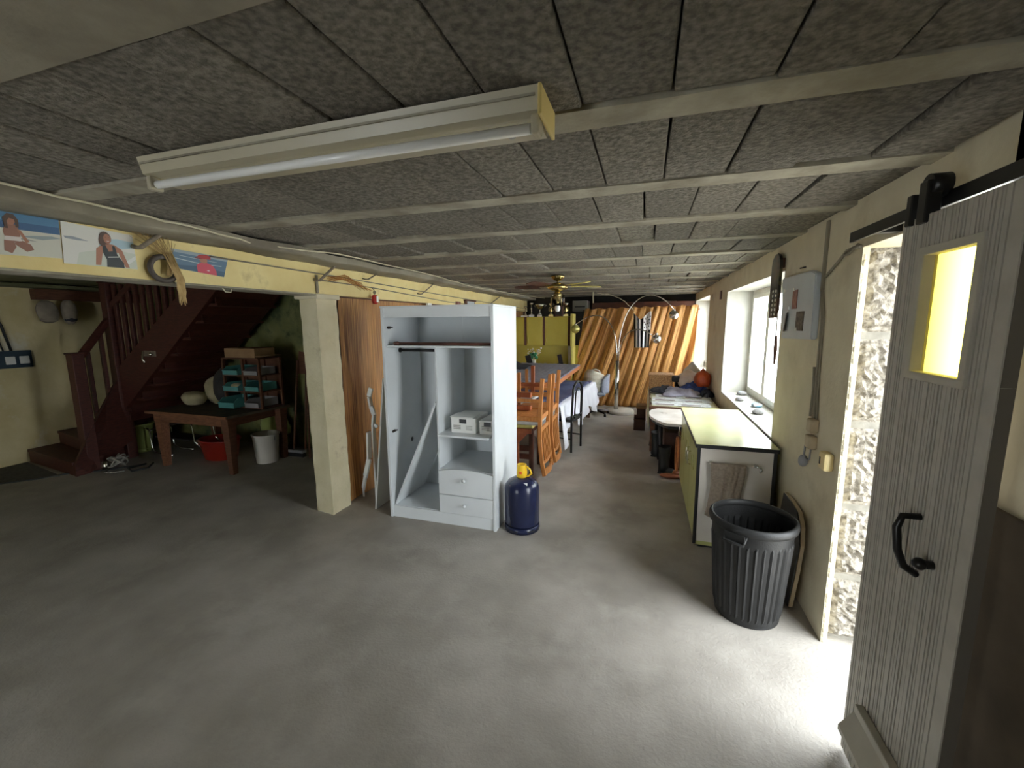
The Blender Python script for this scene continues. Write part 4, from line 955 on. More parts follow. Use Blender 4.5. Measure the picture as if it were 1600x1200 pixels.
# ================================================================== WORK TABLE AND WHAT IS ROUND IT
t = thing('work_table', 'old wooden work table standing under the stairs', 'table', (-5.2, 4.0, 0))
obj('table_top', MB().prism([(-5.96,3.54,0.69),(-4.61,3.54,0.69),(-4.50,4.36,0.69),(-5.96,4.36,0.69)], (0,0,0.03)), M['tabletop'], t)
obj('top_edge', MB().box(-5.965,-4.60,3.525,3.539,0.688,0.722,0.002), M['tablewood'], t)
obj('apron', MB().box(-5.88,-4.64,3.57,3.595,0.585,0.688), M['tablewood'], t); obj('apron', MB().box(-4.66,-4.635,3.60,4.3,0.585,0.688), M['brownwood'], t)
obj('apron', MB().box(-5.88,-4.64,4.30,4.325,0.585,0.688), M['tablewood'], t)
for (x, y) in ((-5.80,3.61),(-4.67,3.61),(-5.80,4.29),(-4.60,4.29)):
    mb = MB(); pts = lambda s, z: [(x-s,y-s,z),(x+s,y-s,z),(x+s,y+s,z),(x-s,y+s,z)]
    a = [mb.bm.verts.new(p) for p in pts(0.032,0)]; b = [mb.bm.verts.new(p) for p in pts(0.055,0.687)]
    mb.bm.faces.new(a[::-1]); mb.bm.faces.new(b)
    for k in range(4): mb.bm.faces.new((a[k],a[(k+1)%4],b[(k+1)%4],b[k]))
    obj('leg', mb, M['tablewood'] if x < -5 else M['brownwood'], t)
ZS = 0.722
t = thing('tray_rack', 'brown wooden rack of teal storage trays standing on the work table', 'rack', (-4.95, 4.2, ZS))
xa, xb, ya, yb, zt = -5.15, -4.56, 3.98, 4.32, 1.36
for x in (xa, (xa+xb)/2+0.03, xb):
    for y in (ya+0.012, yb-0.012): obj('upright', MB().box(x-0.013, x+0.013, y-0.013, y+0.013, ZS, zt), M['brownwood'], t)
for z in (ZS+0.012, ZS+0.215, ZS+0.42, zt): obj('shelf', MB().box(xa, xb, ya, yb, z-0.010, z+0.006), M['brownwood'], t)
obj('rack_back', MB().box(xa, xb, yb, yb+0.008, ZS, zt), M['brownwood'], t)
def tray(x, y, z, w, d, h, m, lb, rz=0.0):
    q = thing('storage_tray', lb, 'tray', (x, y, z), 'storage trays in the rack')
    mb = MB(); e = 0.006
    mb.box(x-w/2, x+w/2, y-d/2, y+d/2, z, z+e); mb.box(x-w/2, x+w/2, y-d/2, y-d/2+e, z+e, z+h*0.55); mb.box(x-w/2, x+w/2, y+d/2-e, y+d/2, z+e, z+h)
    for s in (-1, 1): mb.prism([(x+s*w/2, y-d/2, z), (x+s*w/2, y+d/2, z), (x+s*w/2, y+d/2, z+h), (x+s*w/2, y-d/2+0.06, z+h), (x+s*w/2, y-d/2, z+h*0.55)], (-s*e,0,0))
    obj('tray_body', mb, M[m], q)
    obj('tray_lip', MB().box(x-w/2-0.004, x+w/2+0.004, y-d/2-0.008, y-d/2+0.004, z+h*0.48, z+h*0.58, 0.003), M[m], q)
tray(-5.01, 4.11, ZS+0.43, 0.25, 0.30, 0.10, 'teal', 'teal tray in the top left compartment of the rack')
tray(-5.00, 4.09, ZS+0.225, 0.25, 0.30, 0.10, 'teal', 'teal tray holding pale rags in the middle left compartment of the rack')
tray(-4.99, 4.02, ZS+0.022, 0.26, 0.34, 0.12, 'teal', 'larger teal tray jutting out of the bottom left compartment of the rack')
tray(-4.70, 4.12, ZS+0.225, 0.22, 0.28, 0.10, 'teal', 'teal tray in the middle right compartment of the rack')
tray(-4.70, 4.12, ZS+0.43, 0.22, 0.28, 0.09, 'greyplastic', 'grey tray in the top right compartment of the rack')
tray(-4.69, 4.10, ZS+0.022, 0.22, 0.30, 0.10, 'greyplastic', 'grey tray in the bottom right compartment of the rack')
tag(obj('rag', MB().ball((-5.0,4.05,ZS+0.275), 1, 12, sx=0.09, sy=0.09, sz=0.04, noise=0.06), M['sack'], at=(-5,4.05,1)), 'pale rag lying in the middle left teal tray', 'rag')
t = thing('carton', 'flat brown cardboard carton on top of the tray rack', 'box', (-4.85, 4.2, zt+0.01))
obj('carton_body', MB().box(-5.12, -4.62, 4.0, 4.3, zt+0.008, zt+0.125, 0.003), M['cardboard'], t)
obj('carton_flap', MB().box(-4.615, -4.52, 4.0, 4.3, zt+0.03, zt+0.036), M['cardboard'], t)
for x, y, sx, sy, sz, m, lb, s in ((-5.72,3.98,0.17,0.13,0.10,'sack','low cream sack slumped on the work table',1), (-5.55,4.16,0.13,0.11,0.20,'sack','upright pale sack on the work table behind the low cream sack',2), (-5.30,4.12,0.15,0.15,0.26,'darksack','dark bag on the work table beside the tray rack',3)):
    tag(obj('sack', MB().ball((x,y,ZS+sz*0.93), 1, 20, sx=sx, sy=sy, sz=sz*0.95, noise=0.05, seed=s), M[m], at=(x,y,ZS)), lb, 'sack')
# under and beside the table
t = thing('bucket', 'white plastic bucket on the floor beneath the work table', 'bucket', (-4.68, 4.10, 0))
obj('pail', MB().lathe([(0.125,0.0),(0.13,0.01),(0.155,0.36),(0.165,0.362),(0.165,0.38),(0.15,0.38),(0.125,0.03),(0.001,0.03)], (-4.68,4.10,0), 32), M['bucket'], t)
obj('pail_handle', MB().tube([(-4.68+0.165*math.cos(a), 4.10-0.02+0.165*math.sin(a)*0.2, 0.35-0.12*math.sin(a)) for a in [PI*k/12 for k in range(13)]], 0.004, 5), M['greyplastic'], t)
tag(obj('tub', MB().lathe([(0.20,0.0),(0.205,0.01),(0.25,0.25),(0.262,0.252),(0.262,0.27),(0.24,0.27),(0.195,0.02),(0.001,0.02)], (-5.43,4.05,0), 32, sx=1.1, sy=0.8), M['redtub'], at=(-5.43,4.05,0)), 'dark red oval plastic tub under the work table', 'tub')
t = thing('basket', 'pale green plastic basket on the floor behind the stair post', 'basket', (-6.80, 3.95, 0))
obj('basket_body', MB().lathe([(0.09,0.05),(0.10,0.06),(0.14,0.38),(0.155,0.385),(0.155,0.41),(0.13,0.41),(0.09,0.08),(0.001,0.08)], (-6.80,3.95,0), 28), M['greentub'], t)
obj('basket_foot', MB().lathe([(0.085,0.0),(0.09,0.05),(0.001,0.05)], (-6.80,3.95,0), 28), M['greentub'], t)
t = thing('tubular_stool', 'folded chair of thin chrome tubes on the floor behind the table leg', 'chair', (-6.2, 4.0, 0))
for y in (3.88, 4.16):
    obj('tube_frame', MB().tube([(-6.62,y,0.365),(-6.54,y,0.36),(-6.51,y,0.33),(-6.49,y,0.10),(-6.46,y,0.04),(-6.38,y,0.02),(-6.1,y,0.02)], 0.010, 8), M['chrome'], t)
    obj('tube_frame', MB().tube([(-6.50,y,0.33),(-6.46,y,0.36),(-6.1,y,0.45),(-5.72,y,0.52),(-5.68,y,0.46),(-5.66,y,0.25),(-5.55,y,0.17)], 0.010, 8), M['chrome'], t)
obj('seat_sling', MB().box(-6.45,-5.78,3.90,4.14,0.24,0.26), M['leather'], t)
# brooms and tools
rr = random.Random(2)
tools = [(-4.50,4.38,1.30,'brownwood','wooden broom leaning in the corner beside the pillar, head on the floor'), (-4.38,4.42,1.42,'darkwood','dark wooden tool handle standing behind the broom'), (-4.28,4.36,1.10,'brownwood','shorter wooden handle standing nearest the pillar'), (-4.20,4.44,1.35,'rust','rusty steel bar standing in the corner behind the pillar')]
for i, (x, y, h, m, lb) in enumerate(tools):
    q = thing('broom' if i == 0 else 'tool_handle', lb, 'broom' if i == 0 else 'tool', (x, y, 0))
    obj('shaft', MB().tube([(x-0.02+0.03*i,y,0.07 if i == 0 else 0.0),(x+rr.uniform(-0.03,0.05),y+0.12,h)], 0.014, 8), M[m], q)
    if i == 0:
        obj('broom_head', MB().box(x-0.22,x+0.16,y-0.04,y+0.04,0.055,0.095,0.01), M['greyplastic'], q)
        obj('bristles', MB().box(x-0.215,x+0.155,y-0.03,y+0.03,0.0,0.055), M['black'], q)
    if i == 1: obj('blade', MB().prism([(x-0.10,y+0.08,h-0.30),(x+0.12,y+0.08,h-0.30),(x+0.10,y+0.10,h-0.02),(x-0.06,y+0.10,h)], (0,0.012,0)), M['brownwood'], q)
tag(obj('leaf_sack', MB().ball((-4.98,4.52,0.36), 1, 16, sx=0.22, sy=0.13, sz=0.22, noise=0.10, seed=9).ball((-4.98,4.52,0.13), 1, 16, sx=0.2, sy=0.13, sz=0.13, noise=0.08, seed=4), M['greentub'], at=(-4.98,4.52,0)), 'crumpled pale green sack against the back wall behind the white bucket', 'sack')

# ================================================================== LONG TABLE WITH CLOTHS
def tbl(u, v, z): # table plan: u across from the aisle side, v along the room
    a = Vector((-1.06, 5.42, z)); b = Vector((-0.865, 7.95, z)); return a.lerp(b, v) + Vector((-1, 0.075, 0))*u
ZT2 = 0.665
t = thing('dining_table', 'long wooden table hidden under a white cloth in the middle of the room', 'table', (-1.5, 6.7, 0))
mb = MB(); mb.prism([tbl(0.03,0.02,ZT2-0.035), tbl(0.03,0.98,ZT2-0.035), tbl(0.95,0.98,ZT2-0.035), tbl(0.95,0.02,ZT2-0.035)], (0,0,0.03)); obj('table_top', mb, M['brownwood'], t)
for u, v in ((0.10,0.06),(0.10,0.94),(0.88,0.06),(0.88,0.94)):
    p = tbl(u, v, 0); obj('leg', MB().box(p.x-0.035,p.x+0.035,p.y-0.035,p.y+0.035,0,ZT2-0.036), M['brownwood'], t)
mb = MB()
def fn(u, v):  # u: 0..1 from far side, over the top, down the aisle side ; v along
    if u < 0.5: p = tbl(0.96*(1-u/0.5), v, ZT2+0.002 + 0.002*math.sin(v*40)); return p
    k = (u-0.5)/0.5
    hem = 0.50 - 0.16*(1-math.cos(v*2*PI*2.3))*0.6
    if v < 0.12: hem = 0.59 - v*1.2
    if 0.25 < v < 0.38: hem -= 0.10
    f = 0.028*math.sin(v*46) + 0.018*math.sin(v*23+1)
    p = tbl(-0.012 - (0.035+f)*k**0.8 - 0.02*k, v, ZT2 - hem*k)
    return p
mb.grid(fn, 30, 130, thick=0.003)
def fn(u, v):  # near end drop
    p = tbl(0.96*u, 0, ZT2); f = 0.02*math.sin(u*30)
    return Vector((p.x, p.y - 0.01 - (0.03+f)*v, ZT2+0.002 - 0.50*v*(0.85+0.15*math.sin(u*9))))
mb.grid(fn, 40, 12, thick=0.003)
tag(obj('tablecloth', mb, M['whitecloth'], at=(-1.4,6.7,ZT2)), 'white cloth hanging in uneven folds over the long table', 'tablecloth')
mb = MB()
def fn(u, v):
    p = tbl(0.90*(1-u)+0.035, 0.03+0.93*v, ZT2+0.012)
    k = abs(math.sin(v*11+u*3)); p.z += 0.05*math.exp(-((v-0.42)/0.05)**2)*(0.3+0.7*u) + 0.035*math.exp(-((v-0.62-0.2*u)/0.04)**2) + 0.014*k + 0.006*math.sin(u*21)
    return p
mb.grid(fn, 40, 60, thick=0.006)
tag(obj('cover', mb, M['navycloth'], at=(-1.4,6.7,ZT2)), 'slate blue cover spread over the white cloth on the long table', 'cover')
# second table top lying on the first
t = thing('table_leaf', 'orange wooden table top resting raised above the long table', 'table top', (-1.6, 6.6, 0.9))
A_, B_, C_, D_ = Vector((-1.165,5.68,0.885)), Vector((-1.145,7.86,0.915)), Vector((-2.35,7.98,0.915)), Vector((-2.30,5.44,0.885))
obj('edge_frame', MB().prism([A_, B_, C_, D_], (0,0,0.062)), M['orangewood'], t)
for p in ((-1.30,5.95),(-1.30,7.6),(-2.2,5.9),(-2.2,7.7)): obj('leg', MB().box(p[0]-0.03,p[0]+0.03,p[1]-0.03,p[1]+0.03,ZT2+0.075 if p[0] > -2 else 0.0,0.9), M['orangewood'], t)
mb = MB()
def fn(u, v):
    p = (A_.lerp(B_, v)).lerp(D_.lerp(C_, v), u) + Vector((0,0,0.078)); q = 0.004*math.sin(u*37+v*9)*math.sin(v*31) + 0.003*math.sin(u*80) 
    e = 0.0 if 0.02 < u < 0.98 else -0.005
    return p + Vector((0,0,q+e))
mb.grid(fn, 60, 60, thick=0.005)
tag(obj('blanket', mb, M['blanket'], at=(-1.7,6.6,0.95)), 'quilted grey blanket covering the raised orange table top', 'blanket')
mb = MB()
def fn(u, v):
    th = PI*v; r = 0.14+0.02*math.sin(u*9)
    return Vector((-2.36+0.42*u, 7.2+0.30*math.cos(th), 0.965 + r*math.sin(th)*(0.35+0.9*(1-u)**1.2)))
mb.grid(fn, 20, 14, thick=0.004)
tag(obj('folded_cover', mb, M['darkcloth'], at=(-2.2,7.2,0.97)), 'dark folded cloth heaped at the left end of the grey blanket', 'cloth')

# ================================================================== STACKED WOODEN CHAIRS
def up_chair(name, label, loc, rz, seat_m, wood, flip=False, group=None):
    """wooden slat-back chair in its own frame: seat centre over the origin, back towards +Y"""
    t = thing(name, label, 'chair', (0,0,0), group)
    S, ZS_ = 0.42, 0.43
    obj('seat_frame', MB().box(-S/2,S/2,-S/2,S/2,ZS_-0.055,ZS_-0.005,0.006), wood, t)
    obj('seat_cushion', MB().box(-S/2+0.01,S/2-0.01,-S/2+0.01,S/2-0.02,ZS_-0.005,ZS_+0.035,0.014), seat_m, t)
    for s in (-1,1):
        obj('leg', MB().bar((s*(S/2-0.02),-S/2+0.02,0),(s*(S/2-0.02),-S/2+0.02,ZS_-0.055),0.036,0.036,0.004), wood, t)
        mb = MB(); pts = [(s*(S/2-0.015), S/2+0.02, 0.0), (s*(S/2-0.015), S/2+0.0, 0.25), (s*(S/2-0.015), S/2-0.005, ZS_), (s*(S/2-0.015), S/2-0.008, 0.62), (s*(S/2-0.015), S/2+0.012, 0.80), (s*(S/2-0.018), S/2+0.045, 0.96)]
        for i in range(len(pts)-1): mb.bar(pts[i], Vector(pts[i+1])+ (Vector(pts[i+1])-Vector(pts[i])).normalized()*0.004, 0.034, 0.042, 0.004, up=(0,1,0))
        obj('leg', mb, wood, t)
    def rail(z, y, h, bow, nm):
        mb = MB(); n = 8
        P_ = [Vector((-S/2+0.02 + (S-0.04)*i/n, y + bow*math.sin(PI*i/n), z)) for i in range(n+1)]
        for i in range(n): mb.bar(P_[i], P_[i+1], 0.020, h)
        obj(nm, mb, wood, t)
    rail(0.93, S/2+0.038, 0.07, 0.03, 'top_rail'); rail(0.84, S/2+0.02, 0.03, 0.02, 'back_rail'); rail(0.51, S/2-0.006, 0.04, 0.0, 'back_rail')
    for i in range(5):
        x = -0.11 + i*0.055
        obj('slat', MB().bar((x,S/2-0.005,0.52),(x*1.05,S/2+0.035,0.845),0.014,0.016), wood, t)
    obj('stretcher', MB().bar((-S/2+0.02,-S/2+0.02,0.22),(-S/2+0.02,S/2+0.0,0.22),0.02,0.03), wood, t)
    obj('stretcher', MB().bar((S/2-0.02,-S/2+0.02,0.22),(S/2-0.02,S/2+0.0,0.22),0.02,0.03), wood, t)
    place(t, loc, rz)
    if flip: t.rotation_euler = (0, PI, rz)
    return t
# the chair standing on the floor carries the others upside down, their backs hanging into the aisle
c0 = thing('wooden_chair', 'upright dark wooden chair with yellow seat under the stack, beside the wardrobe', 'chair', (-1.43, 4.75, 0), 'wooden chairs stacked behind the wardrobe')
for (x0, y0, w, m) in ((-1.225,4.60,0.05,'darkwood'),(-1.225,4.98,0.05,'darkwood'),(-1.62,4.60,0.045,'darkwood'),(-1.62,4.98,0.045,'darkwood')):
    obj('leg', MB().box(x0-w/2,x0+w/2,y0-w/2,y0+w/2,0,0.56,0.004), M[m], c0)
obj('leg', MB().box(-1.395,-1.355,4.50,4.54,0,0.56,0.004), M['chairwood2'], c0)
obj('apron', MB().box(-1.64,-1.20,4.49,4.53,0.52,0.575,0.004), M['chairwood2'], c0)
obj('corner_bracket', MB().prism([(-1.355,4.505,0.52),(-1.24,4.505,0.52),(-1.355,4.505,0.40)], (0,0.02,0)), M['chairwood2'], c0)
obj('seat_frame', MB().box(-1.64,-1.19,4.53,5.0,0.53,0.575,0.004), M['darkwood'], c0)
obj('cushion', MB().box(-1.63,-1.18,4.50,5.0,0.577,0.622,0.016), M['cushion'], c0)
for z in (0.22,0.32): obj('stretcher', MB().box(-1.62,-1.22,4.585,4.61,z-0.035,z+0.03), M['darkwood'], c0)
G_ = 'wooden chairs stacked behind the wardrobe'
cA = up_chair('wooden_chair', 'nearest honey coloured chair hung upside down, slatted back reaching the floor', (-1.265, 4.54, 1.185), PI/2, M['cushion2'], M['chairwood'], True, G_)
cB = copy_tree(cA); cB['label'] = 'second upside-down honey coloured chair, its slatted back behind the nearest one'; 
place(cB, (-1.25, 5.01, 1.185), rot=(0, PI, PI/2 - 0.04))
for cc in (cA, cB):
    cc.scale = (1, 1, 1.13)
    cc.rotation_euler = (0.0, PI, -PI/2 + (0.03 if cc is cB else 0.0))
cC = thing('wooden_chair', 'reddish chair frame lying between the stacked upside-down chairs, nearest the wardrobe', 'chair', (-1.45, 4.9, 0.65), G_)
for z, m in ((0.80,'chairwood2'),(0.95,'chairwood2')): obj('seat_frame', MB().box(-1.75,-1.235,4.60,4.66,z-0.03,z+0.025,0.004), M[m], cC)
obj('rail', MB().box(-1.75,-1.235,5.15,5.19,0.965,1.01,0.004), M['chairwood2'], cC)
obj('leg', MB().box(-1.38,-1.335,5.15,5.19,0.74,1.235,0.004), M['chairwood2'], cC)
obj('cushion', MB().box(-1.75,-1.26,4.68,5.1,0.84,0.875,0.014), M['cushion2'], cC)
# black hoop-back chair by the table
t = thing('hoop_chair', 'black metal chair with a hooped back beside the cloth-covered table', 'chair', (-1.02, 5.85, 0))
K = M['blackmetal']
def bx(y, z): return (-0.86 + 0.035*max(0,(z-0.45))/0.6, y, z)
pts = [bx(5.60,0.0), bx(5.60,0.45)] + [(-0.835-0.012*math.cos(0), 5.78-0.17*math.cos(a), 0.82+0.15*math.sin(a)+0.0) for a in [PI*k/10 for k in range(11)]] + [bx(5.96,0.45), bx(5.96,0.0)]
obj('back_hoop', MB().tube(pts, 0.017, 8), K, t)
pts = [(-0.845,5.67,0.47)] + [(-0.835, 5.78-0.10*math.cos(a), 0.78+0.10*math.sin(a)) for a in [PI*k/8 for k in range(9)]] + [(-0.845,5.89,0.47)]
obj('inner_hoop', MB().tube(pts, 0.010, 8), K, t)
obj('cross_rail', MB().tube([(-0.84,5.62,0.50),(-0.84,5.94,0.50)], 0.010, 8), K, t)
obj('seat', MB().box(-1.22,-0.86,5.61,5.95,0.415,0.455,0.015), M['leather'], t)
for y in (5.63, 5.93): obj('leg', MB().tube([(-1.20,y,0.42),(-1.20,y,0.0)], 0.014, 8), K, t)
for y in (5.62, 5.94): obj('stretcher', MB().tube([(-1.19,y,0.18),(-0.87,y,0.18)], 0.010, 8), K, t)

t.rotation_euler = (0, 0, -0.22)

# ================================================================== KITCHEN CUPBOARDS AT THE BACK
t = thing('wall_cupboard', 'olive yellow wall cupboard with three doors at the back left', 'cupboard', (-2.05, 8.65, 1.3))
obj('carcass', MB().box(-2.76,-1.44,8.52,8.88,1.30,1.895), M['ochre'], t)
for a, b in ((-2.75,-2.43),(-2.36,-2.03),(-1.965,-1.50)):
    d = obj('cupboard_door', MB().box(a,b,8.498,8.518,1.315,1.88,0.003), M['ochre'], t)
    obj('handle', MB().tube([(a+0.035,8.495,1.46),(a+0.035,8.47,1.45),(a+0.035,8.47,1.38),(a+0.035,8.495,1.37)], 0.007, 6), M['cushion'], d)
for x in (-2.395,-1.998,-1.475): obj('divider_strip', MB().box(x-0.022,x+0.022,8.505,8.519,1.305,1.89), M['brownwood'], t)
tag(obj('splashback', MB().box(-2.76,-1.33,8.80,8.83,0.72,1.299), M['ochre2'], at=(-2,8.8,0.9)), 'olive yellow splashback panel under the wall cupboard', 'panel')
tag(obj('base_cupboard', MB().box(-2.76,-1.44,8.15,8.79,0.0,0.86,0.004), M['ochre'], at=(-2,8.5,0)), 'olive base unit under the splashback mostly hidden by the tables', 'cupboard')
tag(obj('side_board', MB().box(-1.435,-1.39,8.42,8.79,1.29,1.945,0.004).box(-1.42,-1.385,8.42,8.79,0.88,1.289,0.004), M['creamedge'], at=(-1.4,8.6,1)), 'pale yellow upright board at the right end of the wall cupboard', 'board')
tag(obj('white_strip', MB().box(-1.53,-1.44,8.74,8.795,0.88,1.296,0.003), M['paper'], at=(-1.48,8.76,0.9)), 'white vertical strip on the splashback beside the pale board', 'panel')
def cup(x, kind, m, label, h):
    q = thing('trophy', label, 'trophy', (x, 8.62, 1.895), 'trophies on the wall cupboard')
    z = 1.896
    obj('plinth', MB().box(x-0.05,x+0.05,8.58,8.66,z,z+0.045,0.003) if kind != 'low' else MB().box(x-0.09,x+0.05,8.58,8.66,z,z+0.03,0.003), M['paper'] if kind in ('tall','low') else m, q)
    if kind in ('tall','low'):
        obj('stem', MB().lathe([(0.03,z+0.045),(0.012,z+0.07),(0.010,z+h*0.5),(0.02,z+h*0.55),(0.010,z+h*0.6),(0.012,z+h*0.85)], (x,8.62,0), 14), M['silver'], q)
        obj('figure', MB().lathe([(0.03,z+h*0.85),(0.04,z+h*0.88),(0.038,z+h*0.98),(0.001,z+h)], (x,8.62,0), 14), M['silver'], q)
    elif kind == 'cup':
        obj('stem', MB().lathe([(0.045,z+0.045),(0.02,z+0.08),(0.012,z+0.13),(0.02,z+0.15)], (x,8.62,0), 16), M['silver'], q)
        obj('bowl', MB().lathe([(0.012,z+0.15),(0.05,z+0.17),(0.085,z+0.22),(0.10,z+h),(0.092,z+h),(0.07,z+0.22),(0.001,z+0.17)], (x,8.62,0), 20), M['silver'], q)
        for s in (-1,1): obj('cup_handle', MB().tube([(x+s*0.085,8.62,z+0.2),(x+s*0.135,8.62,z+0.23),(x+s*0.13,8.62,z+h-0.02),(x+s*0.095,8.62,z+h-0.03)], 0.006, 6), M['silver'], q)
    else:
        obj('stem', MB().lathe([(0.045,z+0.045),(0.018,z+0.07),(0.012,z+0.09),(0.035,z+0.13),(0.012,z+0.18),(0.02,z+0.2)], (x,8.62,0), 14), M['brass'], q)
        for s in (-1,1): obj('wing', MB().tube([(x,8.62,z+0.10),(x+s*0.05,8.62,z+0.12),(x+s*0.045,8.62,z+0.18),(x,8.62,z+0.21)], 0.008, 6), M['brass'], q)
        obj('cup_top', MB().lathe([(0.012,z+0.2),(0.035,z+0.235),(0.05,z+h),(0.042,z+h),(0.001,z+0.24)], (x,8.62,0), 14), M['silver'], q)
cup(-2.42,'low',M['silver'],'low trophy farthest left on the cupboard beside the wardrobe top',0.22)
cup(-2.29,'tall',M['silver'],'tall silver figure trophy on a pale plinth',0.30)
cup(-2.11,'cup',M['silver'],'wide silver two-handled cup trophy',0.26)
cup(-1.87,'brass',M['brass'],'slim brass trophy between the silver cup and the dark lantern',0.27)
cup(-1.56,'brass2',M['brass'],'small brass trophy at the right end of the cupboard',0.28)
t = thing('dark_lantern', 'dark box-shaped lantern standing on the wall cupboard behind the fan bulb', 'lantern', (-1.70, 8.65, 1.895))
obj('case', MB().box(-1.79,-1.615,8.57,8.72,1.896,2.13,0.012), M['darkwood'], t); obj('roof', MB().lathe([(0.09,2.13),(0.05,2.18),(0.001,2.2)], (-1.70,8.65,0), 10), M['darkwood'], t)
obj('front_panel', MB().box(-1.765,-1.64,8.565,8.569,1.93,2.09), M['leather'], t)
t = thing('air_unit', 'pale grey box unit mounted high on the back wall above the cupboard', 'box', (-1.4, 9.6, 2.1))
obj('case', MB().box(-1.57,-1.24,9.45,9.895,2.02,2.25,0.01), M['greybox'], t); obj('grille', MB().box(-1.52,-1.29,9.44,9.449,2.10,2.13), M['black'], t)
t = thing('flower_vase', 'white vase of white flowers and green leaves before the splashback', 'vase', (-2.165, 8.3, 0.865))
obj('vase', MB().lathe([(0.03,0.865),(0.05,0.88),(0.045,0.95),(0.055,1.03),(0.048,1.03),(0.04,0.95),(0.001,0.9)], (-2.165,8.3,0), 18), M['bucket'], t)
mb = MB(); rr = random.Random(6)
for k in range(14): mb.ball((-2.165+rr.uniform(-0.07,0.07), 8.3+rr.uniform(-0.05,0.05), 1.10+rr.uniform(-0.05,0.06)), rr.uniform(0.025,0.04), 8, noise=0.15, seed=k)
o = obj('foliage', mb, M['leaf'], t); o['kind'] = 'stuff'
mb = MB()
for k in range(22):
    p = Vector((-2.165+rr.uniform(-0.13,0.17), 8.3+rr.uniform(-0.05,0.05), 1.14+rr.uniform(0,0.13))); mb.ball(p, rr.uniform(0.01,0.022), 6, noise=0.2, seed=k)
    if k % 3 == 0: mb.tube([(-2.165,8.3,1.05), p], 0.003, 4)
o = obj('blossom', mb, M['petal'], t); o['kind'] = 'stuff'
t = thing('tilted_picture', 'black frame leaning left of the flower vase', 'frame', (-2.26, 8.25, 0.87))
obj('frame', MB().box(-0.06,0.06,-0.01,0.01,0,0.26,0.003,Matrix.Translation((-2.20,8.22,0.87)) @ Matrix.Rotation(-0.25,4,'Y')), M['black'], t)
t = thing('tablet_stand', 'slim black panel on a stand right of the flower vase', 'frame', (-1.60, 8.37, 0.862))
obj('frame', MB().box(-0.042,0.042,-0.01,0.01,0.0,0.27,0.003,Matrix.Translation((-1.59,8.37,0.872)) @ Matrix.Rotation(-0.22,4,'Y')), M['black'], t)
obj('stand', MB().tube([(-1.60,8.39,1.0),(-1.72,8.39,0.92),(-1.75,8.39,0.87),(-1.60,8.39,0.87)], 0.008, 6), M['blackmetal'], t)

# ================================================================== CEILING FAN
fx, fy = -1.07, 5.3
t = thing('ceiling_fan', 'brass ceiling fan with a lantern light hanging in the middle of the room', 'ceiling fan', (fx, fy, CE))
c = (fx, fy, 0)
obj('canopy', MB().lathe([(0.085,CE-0.002),(0.085,CE-0.02),(0.055,CE-0.055),(0.02,CE-0.07),(0.001,CE-0.07)], c, 24), M['brass'], t)
obj('rod', MB().tube([(fx,fy,CE-0.07),(fx,fy,2.26)], 0.012), M['brass'], t)
obj('motor', MB().lathe([(0.02,2.275),(0.07,2.262),(0.12,2.235),(0.13,2.215),(0.12,2.195),(0.06,2.175),(0.001,2.17)], c, 28), M['brass'], t)
for k in range(5):
    a = -0.10 + k*2*PI/5 + PI
    Rm = Matrix.Translation((fx,fy,2.225)) @ Matrix.Rotation(a, 4, 'Z') @ Matrix.Rotation(0.20, 4, 'X')
    b = obj('blade', MB().prism([(0.20,-0.055,0),(0.50,-0.062,0),(0.57,-0.045,0),(0.58,0.0,0),(0.57,0.045,0),(0.50,0.062,0),(0.20,0.055,0)], (0,0,0.008)).xf(Rm), M['creamedge' if k in (0,) else 'darkwood'] if False else (M['creamedge'] if k in (3,2) else M['darkwood']), t)
    obj('blade_arm', MB().box(0.11,0.24,-0.02,0.02,-0.004,0.0).xf(Rm), M['brass'], b)
obj('light_kit', MB().lathe([(0.03,2.17),(0.045,2.14),(0.04,2.07),(0.025,2.05),(0.001,2.05)], c, 20), M['brass'], t)
obj('lantern_glass', MB().lathe([(0.085,2.12),(0.09,2.11),(0.09,1.985),(0.086,1.985),(0.086,2.11)], c, 8), M['bulb'], t)
for a in [PI/4+k*PI/2 for k in range(4)]: obj('lantern_bar', MB().tube([(fx+0.09*math.cos(a),fy+0.09*math.sin(a),1.985),(fx+0.09*math.cos(a),fy+0.09*math.sin(a),2.12),(fx+0.03*math.cos(a),fy+0.03*math.sin(a),2.15)], 0.003, 5), M['brass'], t)
obj('bulb', MB().lathe([(0.014,2.05),(0.016,2.02),(0.034,1.97),(0.036,1.95),(0.026,1.92),(0.001,1.91)], c, 18), M['tube'], t)

# ================================================================== REED CURTAIN, FLAG, LAMP, OFFICE CHAIR
def fn(u, v):
    s = (1-v)                                   # 0 at the top
    xl = -1.20 - 0.30*s; xr = 0.955 - 0.09*s
    x0 = xl + (xr-xl)*u
    q = u*2.15 + (0.46-0.22*u)*s                           # folds lean, so their phase shifts downwards
    w = 1.5*(1-2*abs(math.sin(q*19 + 1.3*math.sin(q*4.1+0.5)))**0.45) + 0.35*math.sin(q*61+0.7) + 0.6*math.sin(q*11+2)
    amp = 0.034 + 0.018*math.sin(q*3.3)
    z = 0.03 + v*(2.01 + 0.045*u) + (0.012*math.sin(u*60) if v > 0.99 else 0)
    return Vector((x0, 8.80 + amp*w + 0.10*s, z))
mb = MB(); NU, NV = 420, 24
V_ = [[mb.bm.verts.new(fn(i/NU, j/NV)) for j in range(NV+1)] for i in range(NU+1)]
lay = mb.bm.loops.layers.uv.verify()
